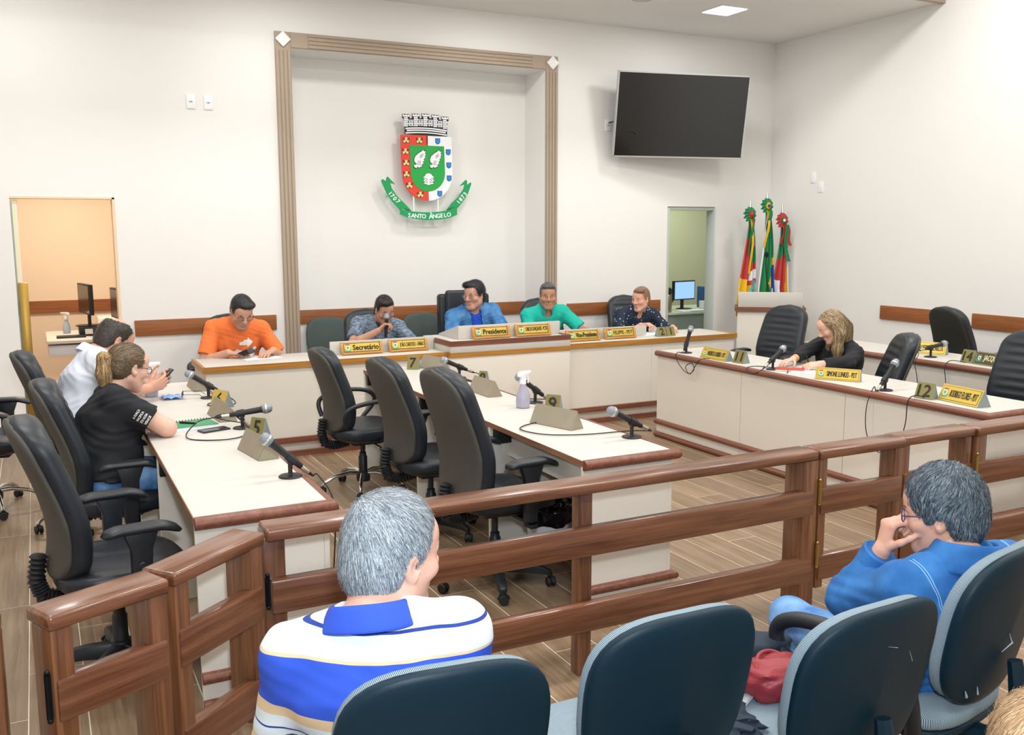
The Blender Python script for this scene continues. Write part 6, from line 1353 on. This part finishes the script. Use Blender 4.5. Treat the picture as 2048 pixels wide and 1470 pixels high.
p.brows('6A4A32', .7); MB().tube([p.arms[-1]['grip']+np.array(v) for v in ((0, 0, -.03), (.01, .02, .05), (.02, .035, .11))], .0045, 8).build('pen', M_mic, p.root, world=False)
MB().tube([p.arms[1]['W']-p.arms[1]['D']*.012+np.array((.031*math.cos(a), 0, 0))*0+nrm(np.cross(p.arms[1]['D'], (0, 0, 1)))*.031*math.cos(a)+np.array((0, 0, 1))*.027*math.sin(a) for a in np.linspace(0, 2*PI, 20)], .003, 6, False).build('bracelet', mat('gold_metal', 'D8B25A', .25, .9), p.root, world=False)
# 7 woman with the ponytail
p = Person('woman with blond ponytail and glasses in black T-shirt at the left desk', (.23, 5.03), R(8), (.392, 5.155, 1.085), R(24), R(14), seat=.46, sc=1.02, hsc=1.0, shw=.175, nf=.09, nd=.125)
p.arm(1, (.44, 5.17, .805), D=(-.45, 1, 0), P=(0, 0, -1), curl=.6, elbow=(.54, 4.93, .797)); p.arm(-1, (.45, 5.17, .83), (.5, 1, -.6), D=(.2, -.8, -.1), P=(0, 0, -1), up=.27, fo=.24)
p.build_body(base='DDAE9A', sex='f', jaw=.92, nose=.97, neck=.92, armr=1.12); p.shirt(cloth('black_cotton', '17191F', .2), 'tshirt', w=1.12, belly=.045, bust=.05, sleeve=.66, sl_inf=.028, neckr=.072, seed=8, fold=.005, hem=-.035); p.trousers(M_jean, spread=.09)
def pony_hair(q, T, R_, s):
    def e(c, r, k=.02, op='u'): q.ell(T(c), np.array(r)*s, R_, k*s, op)
    e((0, -.016, .038), (.080, .101, .090), 0); e((0, -.05, -.015), (.068, .062, .062), .03)
    e((0, .112, -.03), (.090, .070, .100), .012, 's')
    for x in (-1, 1): e((x*.085, .022, -.045), (.03, .035, .055), .01, 's')
    q.plane(T((0, 0, -.075)), R_ @ np.array((0, .3, -1)), .01)
def tail(q, T, R_, s):
    up = R_.T @ np.array((0, 0, 1.0)); dn = -up; a = np.array((0, -.108, .03)); b = a+np.array((0, -.028, .0)); c = b+dn*.08+np.array((0, -.006, 0)); d = c+dn*.12+np.array((0, .010, 0))
    q.cap(T(a), T(b), .022*s, .030*s, 0); q.cap(T(b), T(c), .030*s, .034*s, .02); q.cap(T(c), T(d), .034*s, .012*s, .02)
pc = ['5A4A3A', '7A6449', '473A30', '8D7350', '6A563F']
pt_c = p.T((0, -.118, .03))
V, Q, N, ho = p.hair(pony_hair, pc, n=3800, L=.075, flow=lambda P, Nn: nrm2(pt_c-P), width=.0022, lift=.02, jit=.12, segs=4, amp=.002)
V, Q, N, ho2 = p.hair(tail, ['C9A672', 'B08C58', '8D6E48', 'D9BC8A', '6A5238'], n=2200, L=.11, flow=lambda P, Nn: np.repeat(dn_[None, :], len(P), 0), width=.0024, lift=.04, wgt=.12, jit=.10, segs=4, name='ponytail', seed=9)
MB().tube([p.T((0, -.112, .03))+p.R @ np.array((.024*math.cos(a), 0, .024*math.sin(a))) for a in np.linspace(0, 2*PI, 18)], .007, 8, False).build('hair_tie', M_mic, p.root, world=False); p.specs(M_frameb); p.brows('5A4636', .7)
mb = MB(); E_, S_ = p.arms[1]['E'], p.S[1]
from mathutils.bvhtree import BVHTree
tr = BVHTree.FromPolygons([tuple(v) for v in p.sh[0]], [tuple(q) for q in p.sh[1]]); ad = nrm(E_-S_); od = nrm(np.cross(ad, (0, 0, 1)))*-1
od = od if od @ p.L((0, 0, 0)) > 0 else -od
for k, tx in enumerate(('A FORÇA', 'PACIFICA', 'STA ROSA', 'VENCE')):
    vs, fs = text_mesh(tx, .016, .0004, .055); o_ = S_+ad*(.105+.020*k); ex = nrm(np.cross(ad, od)); out = []
    ex = ex if ex[1] > 0 else -ex
    for v in vs:
        pp_ = o_+ex*v[0]-ad*v[1]; hit = tr.ray_cast(Vector(pp_+od*.3), Vector(-od)); out.append(np.array(hit[0])+od*.0016 if hit[0] is not None else pp_)
    mb.add(out, fs)
mb.build('sleeve_lettering', mat('print_white', 'F2EFEA', .7), p.root, world=False, fixn=False)
# 8 balding man in white
p = Person('balding man in white polo shirt bent over a phone at the left desk', (.17, 6.12), R(12), (.41, 6.30, 1.11), R(16), R(32), seat=.46, sc=1.06, hsc=1.06, shw=.185, nf=.14, nd=.085)
p.arm(1, (.56, 6.02, .83), (.2, -1, -.5), D=(.85, .2, .25), P=(-.1, .85, .3), curl=.55); p.arm(-1, (.575, 6.16, .84), (.3, 1, -.5), D=(.85, -.1, .25), P=(-.1, -.85, .3), curl=.55)
p.build_body(base='D2A088', closed=True, fat=.004); p.shirt(cloth('white_pique', 'DDE3F0', .03), 'polo_shirt', w=1.10, belly=.04, sleeve=.78, sl_inf=.026, seed=10); p.collar(mat('white_collar', 'DDE3F0', .85), r=.074); p.trousers(M_jean)
p.hair(lambda q, T, R_, s: hair_short(q, T, R_, s, hl=.072, top=.004, bald=1.15), ['3A322C', '4A4038', '2A2420'], n=1600, L=.022); p.brows('3A302A')
phone('grey smartphone held up by the balding man in white', (.665, 6.09, .885), rotz(-1.35) @ rotx(.75), .07, .14)
# 9 grey-haired man with his back to us
p = Person('grey-haired man in blue and white striped polo, seen from behind', (.68, 1.93), R(66), (.678, 1.945, 1.052), R(16), R(5), seat=.46, sc=1.06, hsc=1.10, shw=.172, roll=-.05, nf=.085, nd=.118, nx=-.04)
p.arm(1, (.92, 2.22, .58), (.3, -.5, -1), D=(-.2, .9, -.1)); p.arm(-1, (.50, 2.32, .58), (-.3, -.5, -1), D=(.2, .9, -.1))
p.build_body(h=.005, base='D6A794', stubble=.3, fat=.004, neck=1.08); p.shirt(striped(), 'polo_shirt', w=1.06, belly=.03, sleeve=.84, sl_inf=.022, neckr=.072, h=.006, fold=.0022, seed=11, hem=-.05); p.collar(mat('royal_collar', '2A50C4', .85, bump=.2, bscale=500), r=.082, hgt=.042, open_=.7, dz=.004); p.trousers(M_jean)
gc = ['868E96', 'B0B8C0', '646C74', 'C6CED5', '4C545A', '9AA2AA']; gcr = p.T((-.02, -.075, .10))
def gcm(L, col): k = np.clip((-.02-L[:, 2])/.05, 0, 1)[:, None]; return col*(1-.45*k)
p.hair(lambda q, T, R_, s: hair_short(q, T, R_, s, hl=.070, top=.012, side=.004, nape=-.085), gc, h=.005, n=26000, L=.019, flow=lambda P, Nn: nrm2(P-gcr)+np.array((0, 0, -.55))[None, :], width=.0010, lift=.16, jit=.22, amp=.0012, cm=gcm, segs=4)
p.brows('6A6A6A')
# shoulder seam lines of the polo
# 10 woman in denim
p = Person('grey-haired woman in denim jacket resting chin on her hand', (2.27, 1.80), R(84), (2.25, 1.745, .985), R(122), R(8), seat=.44, sc=.97, hsc=1.0, shw=.172, roll=.06, hz=.50, nf=.085, nd=.115)
p.arm(-1, (2.145, 1.855, .855), D=(.10, -.05, .6), P=(.75, -.35, .1), curl=1.15, thumb=.9, shoulder=(0, .02, -.01), elbow=(2.12, 1.95, .685)); p.arm(1, (2.48, 2.12, .56), (.8, -.6, -.3), D=(-.2, .9, -.1))
p.build_body(h=.005, base='D3A08A', sex='f', jaw=.92, neck=.9, fat=.003); p.shirt(M_djack, 'denim_jacket', inf=.016, w=1.04, long_=True, cuff=.90, neckr=.074, h=.006, fold=.005, seed=12, hem=-.10, bust=.02); p.collar(M_djack, r=.080, hgt=.06, open_=.9); p.trousers(M_jean)
def wave_hair(q, T, R_, s):
    hair_short(q, T, R_, s, hl=.058, top=.018, side=.010, nape=-.092, full=.012, burn=-.012)
dc = ['3A4650', '6E7C88', '2A343C', '55626C', '8E9CA8', '1E262C', '46535E']; dcr = p.T((.02, -.03, .12))
def dcm(L, col): k = np.clip((-.03-L[:, 2])/.04, 0, 1)[:, None]; return col*(1-.6*k)
p.hair(wave_hair, dc, h=.005, n=17000, L=.030, flow=lambda P, Nn: nrm2(P-dcr)+np.array((-.25, .1, -.4))[None, :]+.35*np.stack([np.sin(P[:, 2]*60+P[:, 0]*30), np.sin(P[:, 0]*70), np.zeros(len(P))], 1), width=.0013, lift=.14, jit=.16, segs=5, amp=.003, cm=dcm, mk=lambda L: ~((np.abs(L[:, 0]) > .055) & (L[:, 1] > -.045) & (L[:, 2] < -.005)))
p.specs(mat('spectacle_navy', '26305A', .3)); p.brows('3A3632', .8)
a_ = p.arms[-1]; cu = a_['E']+(a_['W']-a_['E'])*.86; dd_ = nrm(a_['W']-a_['E']); x_ = nrm(np.cross(dd_, (0, 0, 1))); y_ = np.cross(dd_, x_)
MB().lathe([(.046, -.022), (.051, -.02), (.051, .018), (.046, .022), (.040, .018)], 28, cu, np.stack([x_, y_, dd_], 1)).build('cuff', M_djack, p.root, world=False); MB().lathe([(.009, 0), (.009, .004), (.004, .006)], 12, cu-x_*.051-y_*.0, np.stack([dd_, y_, -x_], 1)).build('cuff_button', mat('orange_button', 'E8A23A', .4), p.root, world=False)
def seam(pn, pts, m=M_stitch, r=.0013, name='seam'):
    tr = BVHTree.FromPolygons([tuple(v) for v in pn.sh[0]], [tuple(q) for q in pn.sh[1]]); out = []
    for a in smooth_path(pts, 10):
        h_ = tr.find_nearest(Vector(a)); out.append(np.array(h_[0])+nrm(np.array(a)-np.array(h_[0]))*.0007)
    MB().tube(out, r, 5).build(name, m, pn.root, world=False)
ch = p.hip+p.ax*.335-p.fw*.20
for o_ in (0, .010): seam(p, [ch+p.rt*-.17+p.ax*(.012-o_)+p.fw*.06, ch+p.ax*(-.004-o_), ch+p.rt*.17+p.ax*(.012-o_)+p.fw*.06])
for x in (-1, 1):
    for o_ in (0, .010): seam(p, [ch+p.rt*x*(.06+o_)-p.ax*.012, ch+p.rt*x*(.055+o_)-p.ax*.15, ch+p.rt*x*(.05+o_)-p.ax*.28])
    for o_ in (0, .009): seam(p, [p.S[x]+p.ax*.09-p.rt*x*(.01+o_)+p.fw*.03, p.S[x]+p.ax*.06-p.fw*.10-p.rt*x*(.01+o_), p.S[x]-p.ax*.03-p.fw*.16-p.rt*x*(.005+o_), p.S[x]-p.ax*.10-p.fw*.14-p.rt*x*(.0+o_)])
# 11 person whose hair just enters the lower right corner
p = Person('person with light brown hair whose head top shows at bottom right', (1.19, .74), R(70), (1.165, .70, 1.04), R(70), R(6), seat=.44, sc=1.0, hsc=1.0, shw=.18)
p.arm(1, (1.35, 1.1, .56), (.8, -.6, -.3)); p.arm(-1, (1.05, 1.15, .56), (-.8, -.6, -.3))
p.build_body(base='D8A892', sex='f'); p.shirt(cloth('blue_sweater', '3E6A9A'), 'sweater', long_=True, seed=13); p.trousers(M_dark)
p.hair(lambda q, T, R_, s: hair_short(q, T, R_, s, hl=.06, top=.014, side=.008), ['B08E6A', 'C9AA86', '8E6E4E'], n=7000, L=.04, width=.0012, lift=.06, jit=.15)
